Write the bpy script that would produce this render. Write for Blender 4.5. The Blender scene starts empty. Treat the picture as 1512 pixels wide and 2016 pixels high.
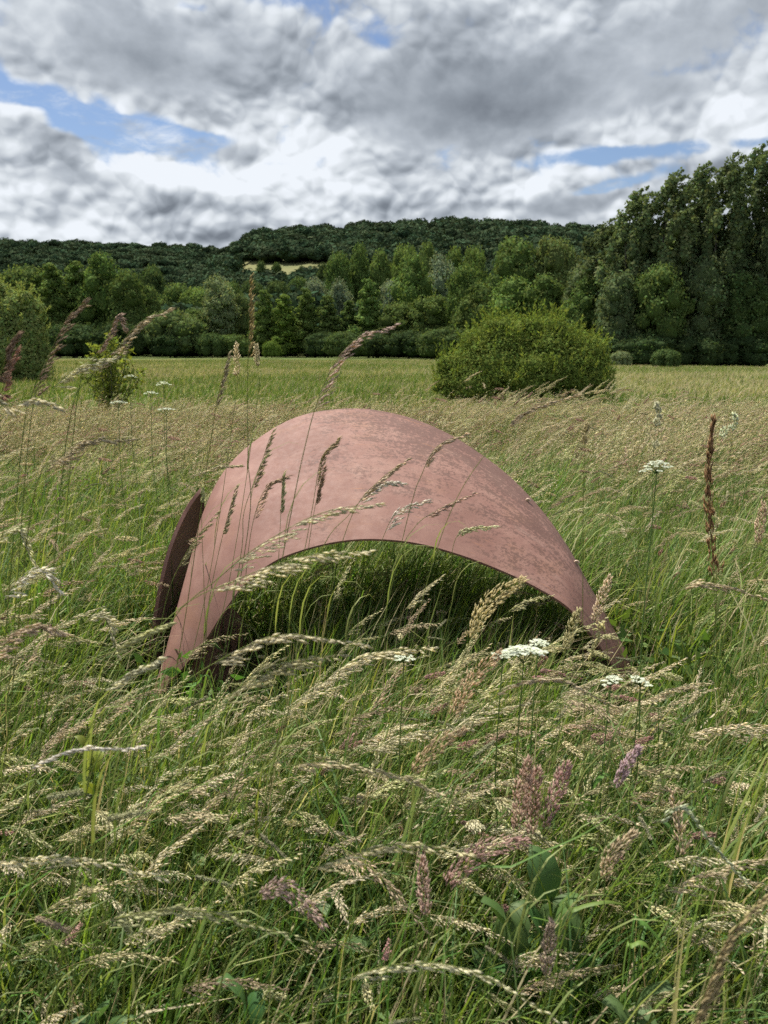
import bpy, math, random
import numpy as np
from mathutils import Vector, noise as mnoise

random.seed(7)
rng = np.random.default_rng(7)
R = math.radians
S = bpy.context.scene
COL = S.collection

# ------------------------------------------------------------------ camera
PITCH, CAMH, FPX = R(12.9), 1.55, 1523.0
cd = bpy.data.cameras.new('camera')
cd.sensor_fit = 'VERTICAL'; cd.sensor_height = 24; cd.sensor_width = 18
cd.lens = FPX / 2016 * 24
cd.clip_start = 0.05; cd.clip_end = 9000
cd.dof.use_dof = True; cd.dof.focus_distance = 2.6; cd.dof.aperture_fstop = 4.6
cam = bpy.data.objects.new('camera', cd); COL.objects.link(cam)
cam.location = (0, 0, CAMH); cam.rotation_euler = (R(90) - PITCH, 0, 0)
S.camera = cam

def ray(px, py):
    dx, dy = (px - 756) / FPX, (1008 - py) / FPX
    c, s = math.cos(PITCH), math.sin(PITCH)
    return np.array([dx, c + dy * s, -s + dy * c])
def P(px, py, D):                      # the point seen at a pixel, D metres ahead
    r = ray(px, py); return np.array([0, 0, CAMH]) + r * (D / r[1])

# ------------------------------------------------------------------ light
SUN_EL, SUN_AZ = R(61), R(-36)         # azimuth measured from +Y towards +X
sun_dir = np.array([math.sin(SUN_AZ) * math.cos(SUN_EL), math.cos(SUN_AZ) * math.cos(SUN_EL), math.sin(SUN_EL)])
sl = bpy.data.lights.new('sun', 'SUN'); sl.energy = 5.0; sl.angle = R(0.55); sl.color = (1.0, 0.955, 0.88)
so = bpy.data.objects.new('sun', sl); COL.objects.link(so)
so.rotation_euler = Vector(-sun_dir).to_track_quat('-Z', 'Y').to_euler()
S.view_settings.view_transform = 'Standard'; S.view_settings.look = 'None'
S.view_settings.gamma = 1; S.view_settings.use_curve_mapping = False
S.view_settings.exposure = 0.70
S.cycles.max_bounces = 5; S.cycles.diffuse_bounces = 3; S.cycles.glossy_bounces = 1
S.cycles.transmission_bounces = 2; S.cycles.adaptive_threshold = 0.02; S.cycles.transparent_max_bounces = 8
S.cycles.use_denoising = False

class NT:                              # tiny node helper
    def __init__(s, tree): s.t = tree
    def n(s, typ, **kw):
        x = s.t.nodes.new(typ)
        for k, v in kw.items(): setattr(x, k, v)
        return x
    def put(s, sock, v):
        if isinstance(v, bpy.types.NodeSocket): s.t.links.new(v, sock)
        elif v is not None: sock.default_value = v
    def m(s, op, a, b=None, c=None, clamp=False):
        x = s.n('ShaderNodeMath', operation=op, use_clamp=clamp)
        for i, v in enumerate((a, b, c)): s.put(x.inputs[i], v)
        return x.outputs[0]
    def v(s, op, a, b=None, scale=None):
        x = s.n('ShaderNodeVectorMath', operation=op)
        s.put(x.inputs[0], a)
        if b is not None: s.put(x.inputs[1], b)
        if scale is not None: s.put(x.inputs['Scale'], scale)
        return x.outputs[1] if op in ('DOT_PRODUCT', 'LENGTH') else x.outputs[0]
    def noise(s, vec, scale, detail=5, rough=.55, dist=0, col=False):
        x = s.n('ShaderNodeTexNoise')
        if vec is not None: s.put(x.inputs['Vector'], vec)
        x.inputs['Scale'].default_value = scale; x.inputs['Detail'].default_value = detail
        x.inputs['Roughness'].default_value = rough; x.inputs['Distortion'].default_value = dist
        return x.outputs['Color' if col else 'Fac']
    def ramp(s, fac, stops, interp='LINEAR'):
        x = s.n('ShaderNodeValToRGB'); x.color_ramp.interpolation = interp
        e = x.color_ramp.elements
        while len(e) < len(stops): e.new(1)
        for k, (p, c) in enumerate(stops):
            e[k].position = p; e[k].color = (c, c, c, 1) if isinstance(c, (int, float)) else (*c, 1)
        s.put(x.inputs[0], fac); return x.outputs[0]
    def mix(s, f, a, b, typ='MIX'):
        x = s.n('ShaderNodeMix', data_type='RGBA', blend_type=typ)
        s.put(x.inputs[0], f)
        for i, q in ((6, a), (7, b)):
            s.put(x.inputs[i], (*q, 1) if isinstance(q, (tuple, list)) and len(q) == 3 else q)
        return x.outputs[2]
    def sstep(s, v, lo, hi):
        x = s.n('ShaderNodeMapRange', interpolation_type='SMOOTHSTEP')
        s.put(x.inputs[0], v); x.inputs[1].default_value = lo; x.inputs[2].default_value = hi
        return x.outputs[0]

# ------------------------------------------------------------------ sky with broken cloud
W = bpy.data.worlds.new('World'); S.world = W; W.use_nodes = True
W.node_tree.nodes.clear(); w = NT(W.node_tree)
sky = w.n('ShaderNodeTexSky', sky_type='NISHITA')
sky.sun_disc = False; sky.sun_elevation = SUN_EL; sky.sun_rotation = SUN_AZ
sky.air_density = 1.0; sky.dust_density = 0.4; sky.ozone_density = 2.0
geo = w.n('ShaderNodeTexCoord'); D0 = w.v('NORMALIZE', geo.outputs['Generated'])
sep = w.n('ShaderNodeSeparateXYZ'); w.put(sep.inputs[0], D0)
AZ = w.m('ARCTAN2', sep.outputs[0], sep.outputs[1]); EL = w.m('ARCSINE', sep.outputs[2])
def azel(px, py):
    r = ray(px, py); r = r / np.linalg.norm(r)
    return math.atan2(r[0], r[1]), math.asin(r[2])
def blobs(lst):
    tot = None
    for px, py, rx, ry, amp, tilt in lst:
        a, e = azel(px, py); ct, st = math.cos(R(tilt)), math.sin(R(tilt))
        u = w.m('SUBTRACT', AZ, a); v = w.m('SUBTRACT', EL, e)
        uu = w.m('MULTIPLY', w.m('ADD', w.m('MULTIPLY', u, ct), w.m('MULTIPLY', v, st)), FPX / rx)
        vv = w.m('MULTIPLY', w.m('SUBTRACT', w.m('MULTIPLY', v, ct), w.m('MULTIPLY', u, st)), FPX / ry)
        q = w.m('ADD', w.m('MULTIPLY', uu, uu), w.m('MULTIPLY', vv, vv))
        g = w.m('MULTIPLY', w.m('EXPONENT', w.m('MULTIPLY', q, -1.0)), amp)
        tot = g if tot is None else w.m('ADD', tot, g)
    return tot
SKYK = 0.66
stretch = w.v('MULTIPLY', D0, (1.0, 1.0, 1.30))
wrp = w.v('SCALE', w.v('SUBTRACT', w.noise(stretch, 7, 3, .55, col=True), (.5, .5, .5)), scale=0.055)
Pc = w.v('ADD', stretch, wrp)
LS = np.array([-.30, .1, 1.0])
n1 = w.noise(Pc, 4.2, 7, .56)
def puff(vec, scale, detail):
    x = w.n('ShaderNodeTexVoronoi', feature='F1'); w.put(x.inputs['Vector'], vec)
    x.inputs['Scale'].default_value = scale; x.inputs['Detail'].default_value = detail; x.inputs['Roughness'].default_value = .5
    x.inputs['Lacunarity'].default_value = 2.3
    return w.m('SUBTRACT', 1.0, x.outputs['Distance'])
pv = puff(Pc, 11, 2); pvb = puff(w.v('ADD', Pc, tuple(LS * 0.010)), 11, 2)
n2 = w.noise(Pc, 19, 4, .58)
holes = blobs([(40, 190, 130, 20, -.27, -10), (215, 250, 110, 24, -.31, -12), (390, 272, 130, 16, -.28, 0),
               (550, 325, 60, 13, -.26, 0), (400, 100, 34, 26, -.24, 0), (385, 15, 40, 12, -.2, 0),
               (740, 85, 40, 26, -.15, -30), (600, 395, 45, 12, -.2, -10), (1210, 300, 150, 14, -.30, 4),
               (1410, 290, 120, 13, -.27, 2), (1180, 372, 120, 10, -.2, 8), (1290, 335, 60, 14, -.2, 10),
               (90, 218, 60, 16, .22, 8), (1425, 298, 26, 12, .2, -40),
               (880, 170, 480, 120, .16, 0), (200, 80, 300, 70, .14, 0), (400, 400, 480, 55, .18, 0), (1000, 400, 200, 40, .14, 0), (700, 455, 1100, 45, .22, 0), (900, 350, 200, 60, .12, 0),
               (90, 280, 100, 40, .18, -20), (1450, 200, 150, 50, .14, 0), (1440, 40, 150, 60, .20, 0), (1480, 330, 60, 30, -.12, 0)])
puffy = w.m('SUBTRACT', pv, .62)
cov = w.m('ADD', w.m('ADD', w.m('ADD', n1, w.m('MULTIPLY', w.m('SUBTRACT', n2, .5), .42)), holes), w.m('MULTIPLY', puffy, .22))
wisp = w.noise(w.v('MULTIPLY', Pc, (1, 1, 2.2)), 12, 5, .65)
dens = w.m('MAXIMUM', w.sstep(cov, 0.25, 0.42), w.m('MULTIPLY', w.sstep(wisp, .46, .74), .75))
thick = w.sstep(cov, 0.38, 0.72)
dark = blobs([(230, 70, 230, 75, .34, -8), (330, 140, 110, 40, .22, 0), (110, 290, 110, 32, .36, -25),
              (90, 350, 130, 20, .25, 0), (410, 303, 95, 20, .48, 0), (430, 400, 60, 10, .2, 0),
              (870, 235, 250, 80, .36, 0), (1150, 165, 250, 70, .34, 6), (660, 60, 220, 60, .10, 0),
              (1080, 408, 110, 30, .42, 0), (1440, 40, 160, 60, .26, 0), (1340, 165, 60, 25, .25, 0),
              (820, 370, 120, 30, .20, 0), (250, 410, 200, 30, .10, -5), (400, 470, 200, 22, .12, 0),
              (950, 60, 200, 50, .08, 0),
              (480, 360, 190, 36, -.32, -6), (630, 285, 90, 40, -.50, -20), (1010, 370, 90, 30, -.46, 0), (480, 345, 260, 30, -.30, -4), (200, 375, 120, 16, -.25, 0), (120, 460, 160, 14, -.2, 0), (560, 430, 90, 16, -.3, 0),
              (1100, 330, 60, 22, -.3, 30), (1380, 235, 220, 32, -.26, 8), (60, 228, 70, 20, -.34, 0),
              (130, 190, 130, 18, -.2, -12), (230, 330, 200, 20, -.22, -8), (60, 440, 110, 22, -.22, 0),
              (330, 440, 160, 18, -.2, 0), (860, 430, 200, 14, -.22, 0), (1420, 140, 60, 20, -.22, 0)])
lit = w.m('MULTIPLY', w.m('SUBTRACT', pv, pvb), w.m('ADD', 1.6, w.m('MULTIPLY', w.sstep(EL, .14, .30), -.45)))
calm = w.m('SUBTRACT', 1.0, w.m('MULTIPLY', w.sstep(dark, .05, .40), .80))
lit = w.m('MULTIPLY', w.m('ADD', lit, w.m('MULTIPLY', puffy, .30)), calm)
low = w.noise(stretch, 6.5, 5, .55)
shade = w.m('SUBTRACT', w.m('ADD', w.m('MULTIPLY', thick, .22), dark), lit)
shade = w.m('ADD', shade, w.m('MULTIPLY', w.m('SUBTRACT', low, .5), .9))
ccol = w.ramp(w.m('ADD', shade, .14, clamp=True), [(0.0, (.84, .86, .89)), (.24, (.68, .705, .73)), (.50, (.46, .49, .53)),
                               (.76, (.295, .322, .358)), (1.0, (.185, .205, .235))])
ccol = w.mix(1.0, w.v('SCALE', ccol, scale=SKYK), (.97, 1.0, 1.03), 'MULTIPLY')
skyc = w.v('SCALE', sky.outputs[0], scale=0.070)
skyc = w.mix(1.0, skyc, (.86, .86, .92), 'MULTIPLY')
hz = w.sstep(EL, .0, .10)
ccol = w.mix(hz, w.v('SCALE', w.mix(.5, ccol, (.50, .53, .58)), scale=1.0), ccol)
out = w.mix(w.m('MAXIMUM', dens, w.m('SUBTRACT', 1.0, w.sstep(EL, .0, .08))), skyc, ccol)
bg = w.n('ShaderNodeBackground'); w.put(bg.inputs[0], out); bg.inputs[1].default_value = 1.0
wo = w.n('ShaderNodeOutputWorld'); w.put(wo.inputs[0], bg.outputs[0])

# ------------------------------------------------------------------ helpers
class MB:
    """collects vertices, faces and a colour for every vertex, links ONE mesh object"""
    def __init__(s): s.V = []; s.F3 = []; s.F4 = []; s.C = []; s.n = 0
    def add(s, v, f3=None, f4=None, c=(1, 1, 1)):
        v = np.asarray(v, float).reshape(-1, 3); c = np.asarray(c, float)
        if c.ndim == 1: c = np.tile(c, (len(v), 1))
        if f3 is not None and len(f3): s.F3.append(np.asarray(f3, int) + s.n)
        if f4 is not None and len(f4): s.F4.append(np.asarray(f4, int) + s.n)
        s.V.append(v); s.C.append(c); s.n += len(v)
    def mesh(s, name, mat, smooth=False):
        V = np.concatenate(s.V); C = np.concatenate(s.C)
        f3 = np.concatenate(s.F3) if s.F3 else np.zeros((0, 3), int)
        f4 = np.concatenate(s.F4) if s.F4 else np.zeros((0, 4), int)
        me = bpy.data.meshes.new(name)
        me.vertices.add(len(V)); me.vertices.foreach_set('co', V.astype('f').ravel())
        idx = np.concatenate([f3.ravel(), f4.ravel()]).astype('i')
        me.loops.add(len(idx)); me.loops.foreach_set('vertex_index', idx)
        tot = np.concatenate([np.full(len(f3), 3), np.full(len(f4), 4)]).astype('i')
        st = np.concatenate([[0], np.cumsum(tot)[:-1]]).astype('i')
        me.polygons.add(len(tot)); me.polygons.foreach_set('loop_start', st)
        if smooth: me.polygons.foreach_set('use_smooth', np.ones(len(tot), bool))
        me.update(calc_edges=True)
        a = me.color_attributes.new('col', 'FLOAT_COLOR', 'POINT')
        a.data.foreach_set('color', np.c_[C, np.ones(len(C))].astype('f').ravel())
        me.materials.append(mat)
        return me
def new(name, me, parent=None, loc=None):
    o = bpy.data.objects.new(name, me); COL.objects.link(o)
    if parent: o.parent = parent
    if loc is not None: o.location = loc
    return o
def thing(name, label, cat, loc=(0, 0, 0), group=None, me=None):
    o = new(name, me, None, loc); o['label'] = label; o['category'] = cat
    if group: o['group'] = group
    return o

def rand_unit(n, g):
    v = g.normal(size=(n, 3)); return v / np.linalg.norm(v, axis=1)[:, None]
def nrm(v): return v / (np.linalg.norm(v, axis=-1)[..., None] + 1e-12)

def catmull(pts, n):
    p = np.asarray(pts, float)
    p = np.vstack([2 * p[0] - p[1], p, 2 * p[-1] - p[-2]])
    k = len(p) - 3; out = []
    for t in np.linspace(0, k - 1e-9, n):
        i = int(t); f = t - i; a, b, c, d = p[i:i + 4]
        out.append(.5 * (2 * b + (c - a) * f + (2 * a - 5 * b + 4 * c - d) * f * f + (-a + 3 * b - 3 * c + d) * f ** 3))
    return np.array(out)

def tube(mb, pts, r0, r1, col, sides=3):
    pts = np.asarray(pts, float); n = len(pts)
    T = nrm(np.gradient(pts, axis=0)); ref = np.array([.3, 1, .1]) if abs(T[0][1]) < .9 else np.array([1, 0, 0])
    A = nrm(np.cross(T, ref)); B = np.cross(T, A)
    r = np.linspace(r0, r1, n)[:, None]
    rings = [pts + r * (A * math.cos(a) + B * math.sin(a)) for a in np.arange(sides) * 2 * math.pi / sides]
    V = np.stack(rings, 1).reshape(-1, 3); f = []
    for i in range(n - 1):
        for k in range(sides):
            k2 = (k + 1) % sides
            f.append((i * sides + k, i * sides + k2, (i + 1) * sides + k2, (i + 1) * sides + k))
    mb.add(V, f4=f, c=col)

def ribbon(mb, pts, w0, side, col, tipcol=None, prof=None, fold=0.25):
    """leaf blade: a strip folded along its midrib"""
    pts = np.asarray(pts, float); n = len(pts)
    t = np.linspace(0, 1, n)
    wd = (prof(t) if prof else (1 - t ** 2.2) * (.6 + .4 * np.minimum(t * 5, 1))) * w0 * .5
    wd[-1] = 1e-4
    T = nrm(np.gradient(pts, axis=0)); sd = nrm(side - T * np.sum(T * side, 1)[:, None]); N = np.cross(sd, T)
    L = pts - sd * wd[:, None] + N * (wd * fold)[:, None]; Rr = pts + sd * wd[:, None] + N * (wd * fold)[:, None]
    V = np.stack([L, pts, Rr], 1).reshape(-1, 3)
    f = []
    for i in range(n - 1):
        a = 3 * i; f += [(a, a + 1, a + 4, a + 3), (a + 1, a + 2, a + 5, a + 4)]
    c = np.asarray(col, float)
    C = np.repeat(c[None], 3 * n, 0)
    if tipcol is not None:
        tt = np.repeat(t, 3)[:, None]; C = C * (1 - tt ** 3) + np.asarray(tipcol)[None] * tt ** 3
    mb.add(V, f4=f, c=C)

def seeds(mb, base, dirs, length, width, cols, fat=True):
    """many spikelets at once: elongated bipyramids"""
    base = np.asarray(base, float); n = len(base); dirs = nrm(np.asarray(dirs, float))
    ref = np.tile([0.31, 0.2, 0.93], (n, 1)); A = nrm(np.cross(dirs, ref)); B = np.cross(dirs, A)
    L = np.broadcast_to(np.asarray(length, float), (n,))[:, None]; Wd = np.broadcast_to(np.asarray(width, float), (n,))[:, None]
    mid = base + dirs * L * .42; tip = base + dirs * L
    if fat:
        V = np.stack([base, mid + A * Wd * .5, mid + B * Wd * .5, mid - A * Wd * .5, mid - B * Wd * .5, tip], 1)
        f = np.array([(0, 2, 1), (0, 3, 2), (0, 4, 3), (0, 1, 4), (5, 1, 2), (5, 2, 3), (5, 3, 4), (5, 4, 1)]); k = 6
    else:
        V = np.stack([base, mid + A * Wd * .5, mid - A * Wd * .25 + B * Wd * .43, mid - A * Wd * .25 - B * Wd * .43, tip], 1)
        f = np.array([(0, 2, 1), (0, 3, 2), (0, 1, 3), (4, 1, 2), (4, 2, 3), (4, 3, 1)]); k = 5
    F = (f[None] + (np.arange(n) * k)[:, None, None]).reshape(-1, 3)
    C = np.repeat(np.asarray(cols, float), k, 0)
    mb.add(V.reshape(-1, 3), f3=F, c=C)

# ------------------------------------------------------------------ materials
def plant_mat(name, trans=.35, gloss=0, var=.18, rough=.5, objcol=False, hue=.02, bright=1.0):
    m = bpy.data.materials.new(name); m.use_nodes = True; m.node_tree.nodes.clear(); q = NT(m.node_tree)
    at = q.n('ShaderNodeAttribute', attribute_name='col'); oi = q.n('ShaderNodeObjectInfo')
    c = at.outputs['Color']
    if objcol: c = q.mix(1.0, c, oi.outputs['Color'], 'MULTIPLY')
    hs = q.n('ShaderNodeHueSaturation'); q.put(hs.inputs['Color'], c)
    q.put(hs.inputs['Value'], q.m('MULTIPLY', q.m('ADD', q.m('MULTIPLY', oi.outputs['Random'], 2 * var), 1 - var), bright))
    q.put(hs.inputs['Hue'], q.m('ADD', q.m('MULTIPLY', q.m('SUBTRACT', q.m('FRACT', q.m('MULTIPLY', oi.outputs['Random'], 7.31)), .5), 2 * hue), .5))
    c = hs.outputs[0]
    d = q.n('ShaderNodeBsdfDiffuse'); q.put(d.inputs[0], c)
    t = q.n('ShaderNodeBsdfTranslucent'); q.put(t.inputs[0], q.mix(1.0, c, (1.25, 1.2, .7), 'MULTIPLY'))
    mx = q.n('ShaderNodeMixShader'); mx.inputs[0].default_value = trans
    q.put(mx.inputs[1], d.outputs[0]); q.put(mx.inputs[2], t.outputs[0]); o = mx.outputs[0]
    if gloss:
        g = q.n('ShaderNodeBsdfGlossy'); g.inputs['Roughness'].default_value = rough; g.inputs[0].default_value = (.7, .75, .6, 1)
        m2 = q.n('ShaderNodeMixShader'); m2.inputs[0].default_value = gloss
        q.put(m2.inputs[1], o); q.put(m2.inputs[2], g.outputs[0]); o = m2.outputs[0]
    mo = q.n('ShaderNodeOutputMaterial'); q.put(mo.inputs[0], o)
    return m
M_blade = plant_mat('grass_blade', .45, .03, .2, .55)
M_field = plant_mat('field_grass_blade', .30, 0, .2, bright=.82)
M_seed = plant_mat('grass_seed', .30, 0, .12, .6)
M_tree = plant_mat('tree_foliage', .30, 0, .08, .5, objcol=True, hue=.008)
M_far = plant_mat('far_foliage', .1, 0, .3, .6, hue=.02)
M_flower = plant_mat('white_flower', .3, 0, .03, .6, hue=0)

def simple_mat(name, build):
    m = bpy.data.materials.new(name); m.use_nodes = True
    q = NT(m.node_tree); b = m.node_tree.nodes['Principled BSDF']; b.inputs['Roughness'].default_value = .85
    build(q, b); return m
def bump(q, b, h, strength=.3, dist=.01):
    x = q.n('ShaderNodeBump'); x.inputs['Strength'].default_value = strength; x.inputs['Distance'].default_value = dist
    q.put(x.inputs['Height'], h); q.put(b.inputs['Normal'], x.outputs[0])

def bark(q, b):
    tc = q.n('ShaderNodeTexCoord').outputs['Object']
    n = q.noise(q.v('MULTIPLY', tc, (3, 3, .6)), 3, 6)
    q.put(b.inputs['Base Color'], q.ramp(n, [(.3, (.05, .042, .032)), (.7, (.15, .13, .105))])); bump(q, b, n, .6, .05)
M_bark = simple_mat('bark', bark)

def ground_mat(q, b):
    g = q.n('ShaderNodeNewGeometry').outputs['Position']
    n = q.noise(q.v('MULTIPLY', g, (.10, .28, .1)), 1, 5, .6)
    n2 = q.noise(g, .9, 5, .65); n3 = q.noise(g, 9, 4, .6)
    a = q.ramp(n, [(.38, (.060, .105, .020)), (.50, (.085, .13, .030)), (.62, (.15, .155, .062))])
    a = q.mix(q.ramp(n2, [(.35, 0.0), (.7, .6)]), a, (.12, .13, .048))
    a = q.mix(q.ramp(n3, [(.3, .45), (.6, 0.0)]), a, (.045, .07, .016))
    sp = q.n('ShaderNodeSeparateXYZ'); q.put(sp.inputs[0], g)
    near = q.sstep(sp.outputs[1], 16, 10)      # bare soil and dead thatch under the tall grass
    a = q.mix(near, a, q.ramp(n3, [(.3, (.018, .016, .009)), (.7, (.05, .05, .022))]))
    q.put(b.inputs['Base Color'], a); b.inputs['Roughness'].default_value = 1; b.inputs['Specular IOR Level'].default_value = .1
    bump(q, b, q.m('ADD', n2, q.m('MULTIPLY', n3, .3)), .5, .15)
M_ground = simple_mat('meadow_ground', ground_mat)
def hill_mat(q, b):
    g = q.n('ShaderNodeNewGeometry').outputs['Position']
    n = q.noise(g, .02, 6, .6)
    q.put(b.inputs['Base Color'], q.ramp(n, [(.35, (.105, .115, .030)), (.6, (.150, .145, .045))])); b.inputs['Roughness'].default_value = 1
M_hill = simple_mat('hill_pasture', hill_mat)

def rust(q, b):
    tc = q.n('ShaderNodeTexCoord').outputs['Object']; uv = q.n('ShaderNodeUVMap', uv_map='uv').outputs[0]
    sp = q.n('ShaderNodeSeparateXYZ'); q.put(sp.inputs[0], uv); U, V = sp.outputs[0], sp.outputs[1]
    big = q.noise(tc, 2.6, 5, .6); mid = q.noise(tc, 11, 6, .62); fine = q.noise(tc, 42, 6, .7); grain = q.noise(tc, 330, 3, .7)
    base = q.ramp(big, [(.32, (.208, .113, .087)), (.5, (.285, .160, .126)), (.68, (.325, .195, .152))])
    base = q.mix(q.ramp(mid, [(.40, .55), (.62, 0.0)]), base, (.19, .092, .072))
    base = q.mix(q.ramp(q.noise(tc, 4.5, 4, .6), [(.55, 0.0), (.72, .45)]), base, (.31, .165, .095))
    base = q.mix(q.ramp(grain, [(.35, .4), (.65, 0.0)]), base, (.16, .078, .062))
    # dark mottling: on the crown and down the right-hand slope, drawn out along the curve
    st = q.m('ADD', q.m('MULTIPLY', q.noise(q.v('MULTIPLY', uv, (9, 17, 1)), 1.5, 7, .74, .5), .62), q.m('MULTIPLY', q.noise(tc, 9, 7, .72), .38))
    sp2 = q.noise(q.v('MULTIPLY', tc, (1, 1, 1.6)), 70, 5, .75)
    zone = q.m('MULTIPLY', q.sstep(U, .34, .62), q.m('ADD', q.m('MULTIPLY', q.sstep(V, .25, .95), .75), .35))
    zone = q.m('ADD', zone, q.m('MULTIPLY', q.m('SUBTRACT', q.noise(tc, 3.5, 4, .6), .5), 1.3))
    f = q.m('MULTIPLY', q.sstep(q.m('ADD', q.m('ADD', st, q.m('MULTIPLY', q.m('SUBTRACT', sp2, .5), .9)), q.m('MULTIPLY', zone, .20)), .575, .68), .66)
    f = q.m('MULTIPLY', f, q.sstep(zone, .0, .5))
    base = q.mix(f, base, (.085, .048, .038))
    pale = q.ramp(q.noise(q.v('MULTIPLY', uv, (4, 3, 1)), 3, 6, .7), [(.58, 0.0), (.75, .35)])
    base = q.mix(pale, base, (.36, .24, .195))
    orange = q.ramp(q.noise(q.v('MULTIPLY', uv, (5, 30, 1)), 2.3, 4, .6), [(.66, 0.0), (.72, .6)])
    base = q.mix(orange, base, (.36, .16, .07))
    q.put(b.inputs['Base Color'], base)
    q.put(b.inputs['Roughness'], q.ramp(fine, [(.3, .62), (.7, .8)])); b.inputs['Specular IOR Level'].default_value = .22
    bump(q, b, q.m('ADD', q.m('ADD', fine, mid), q.m('MULTIPLY', grain, .5)), .35, .0015)
M_rust = simple_mat('rusted_steel', rust)

# ------------------------------------------------------------------ terrain
def sm(t): t = np.clip(t, 0, 1); return t * t * (3 - 2 * t)
def G(x, y):
    x = np.asarray(x, float); y = np.asarray(y, float)
    s = .020 + .010 * sm(x / 45 + .1)
    d = np.maximum(y - 10, 0); d = np.where(d < 15, d * d / 30, d - 7.5)
    d = np.minimum(d, 170 + (d - 170) * .0)
    return -s * d + .05 * np.sin(x * .31 + 1) * np.sin(y * .23) * sm((y - 4) / 10)
def grid(xs, ys, zf, name, mat, flag=True):
    X, Y = np.meshgrid(xs, ys); Z = zf(X, Y); mb = MB()
    V = np.stack([X, Y, Z], -1).reshape(-1, 3); nx = len(xs)
    i, j = np.meshgrid(np.arange(len(ys) - 1), np.arange(nx - 1), indexing='ij'); a = (i * nx + j).ravel()
    mb.add(V, f4=np.stack([a, a + 1, a + nx + 1, a + nx], 1), c=(.1, .1, .1))
    o = new(name, mb.mesh(name, mat, True)); o['kind'] = 'structure'; return o
def geom(a, b, n): return a * (b / a) ** (np.arange(n) / (n - 1))
hx = geom(1, 4000, 60); xs = np.concatenate([-hx[::-1], np.linspace(-.9, .9, 9), hx])
ys = np.concatenate([[-3000, -500, -100, -30, -8], np.linspace(-4, 30, 60), geom(32, 6000, 70)])
grid(xs, ys, G, 'ground', M_ground)

RH = np.array([(-900, 690), (150, 665), (300, 620), (400, 560), (450, 520), (475, 498), (500, 482), (600, 470), (700, 466), (850, 457), (1000, 460),
               (1150, 468), (1300, 470), (1500, 480), (2300, 520), (2900, 600)], float)
LH = np.array([(-1500, 480), (-600, 478), (0, 486), (150, 494), (300, 500), (450, 507), (650, 530), (1000, 600), (1600, 660)], float)
def pxof(x, y): return 756 + FPX * x / (y * math.cos(PITCH))    # near the horizon
def ridge_z(tab, px, D):
    py = np.interp(px, tab[:, 0], tab[:, 1]); ang = np.arctan((1008 - py) / FPX) - PITCH
    return CAMH + D * np.tan(ang)
HP = (np.array([330, 450, 560, 660, 860, 960, 1300]), np.array([0, .14, .34, .58, 1.0, 1.03, .9]))
LP = (np.array([900, 1100, 1500, 1700, 2400]), np.array([0, .3, 1.0, 1.05, .9]))
def zR(x, y):
    px = pxof(x, np.maximum(y, 1)); f = np.interp(y, *HP); r = np.maximum(ridge_z(RH, px, 860) + 4, 0)
    return -5 + f * r + 1.6 * np.sin(x * .02) * np.sin(y * .018) * np.clip(f * 2, 0, 1)
def zL(x, y):
    px = pxof(x, np.maximum(y, 1)); f = np.interp(y, *LP); r = np.maximum(ridge_z(LH, px, 1500) + 4, 0)
    return -5 + f * r + 6 * np.sin(x * .009 + 2) * np.sin(y * .008) * np.clip(f * 2, 0, .7)
grid(np.linspace(-900, 1500, 130), np.linspace(330, 1300, 60), zR, 'hillside', M_hill)
grid(np.linspace(-2600, 1700, 120), np.linspace(900, 2400, 40), zL, 'distant_hillside', M_hill)

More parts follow.
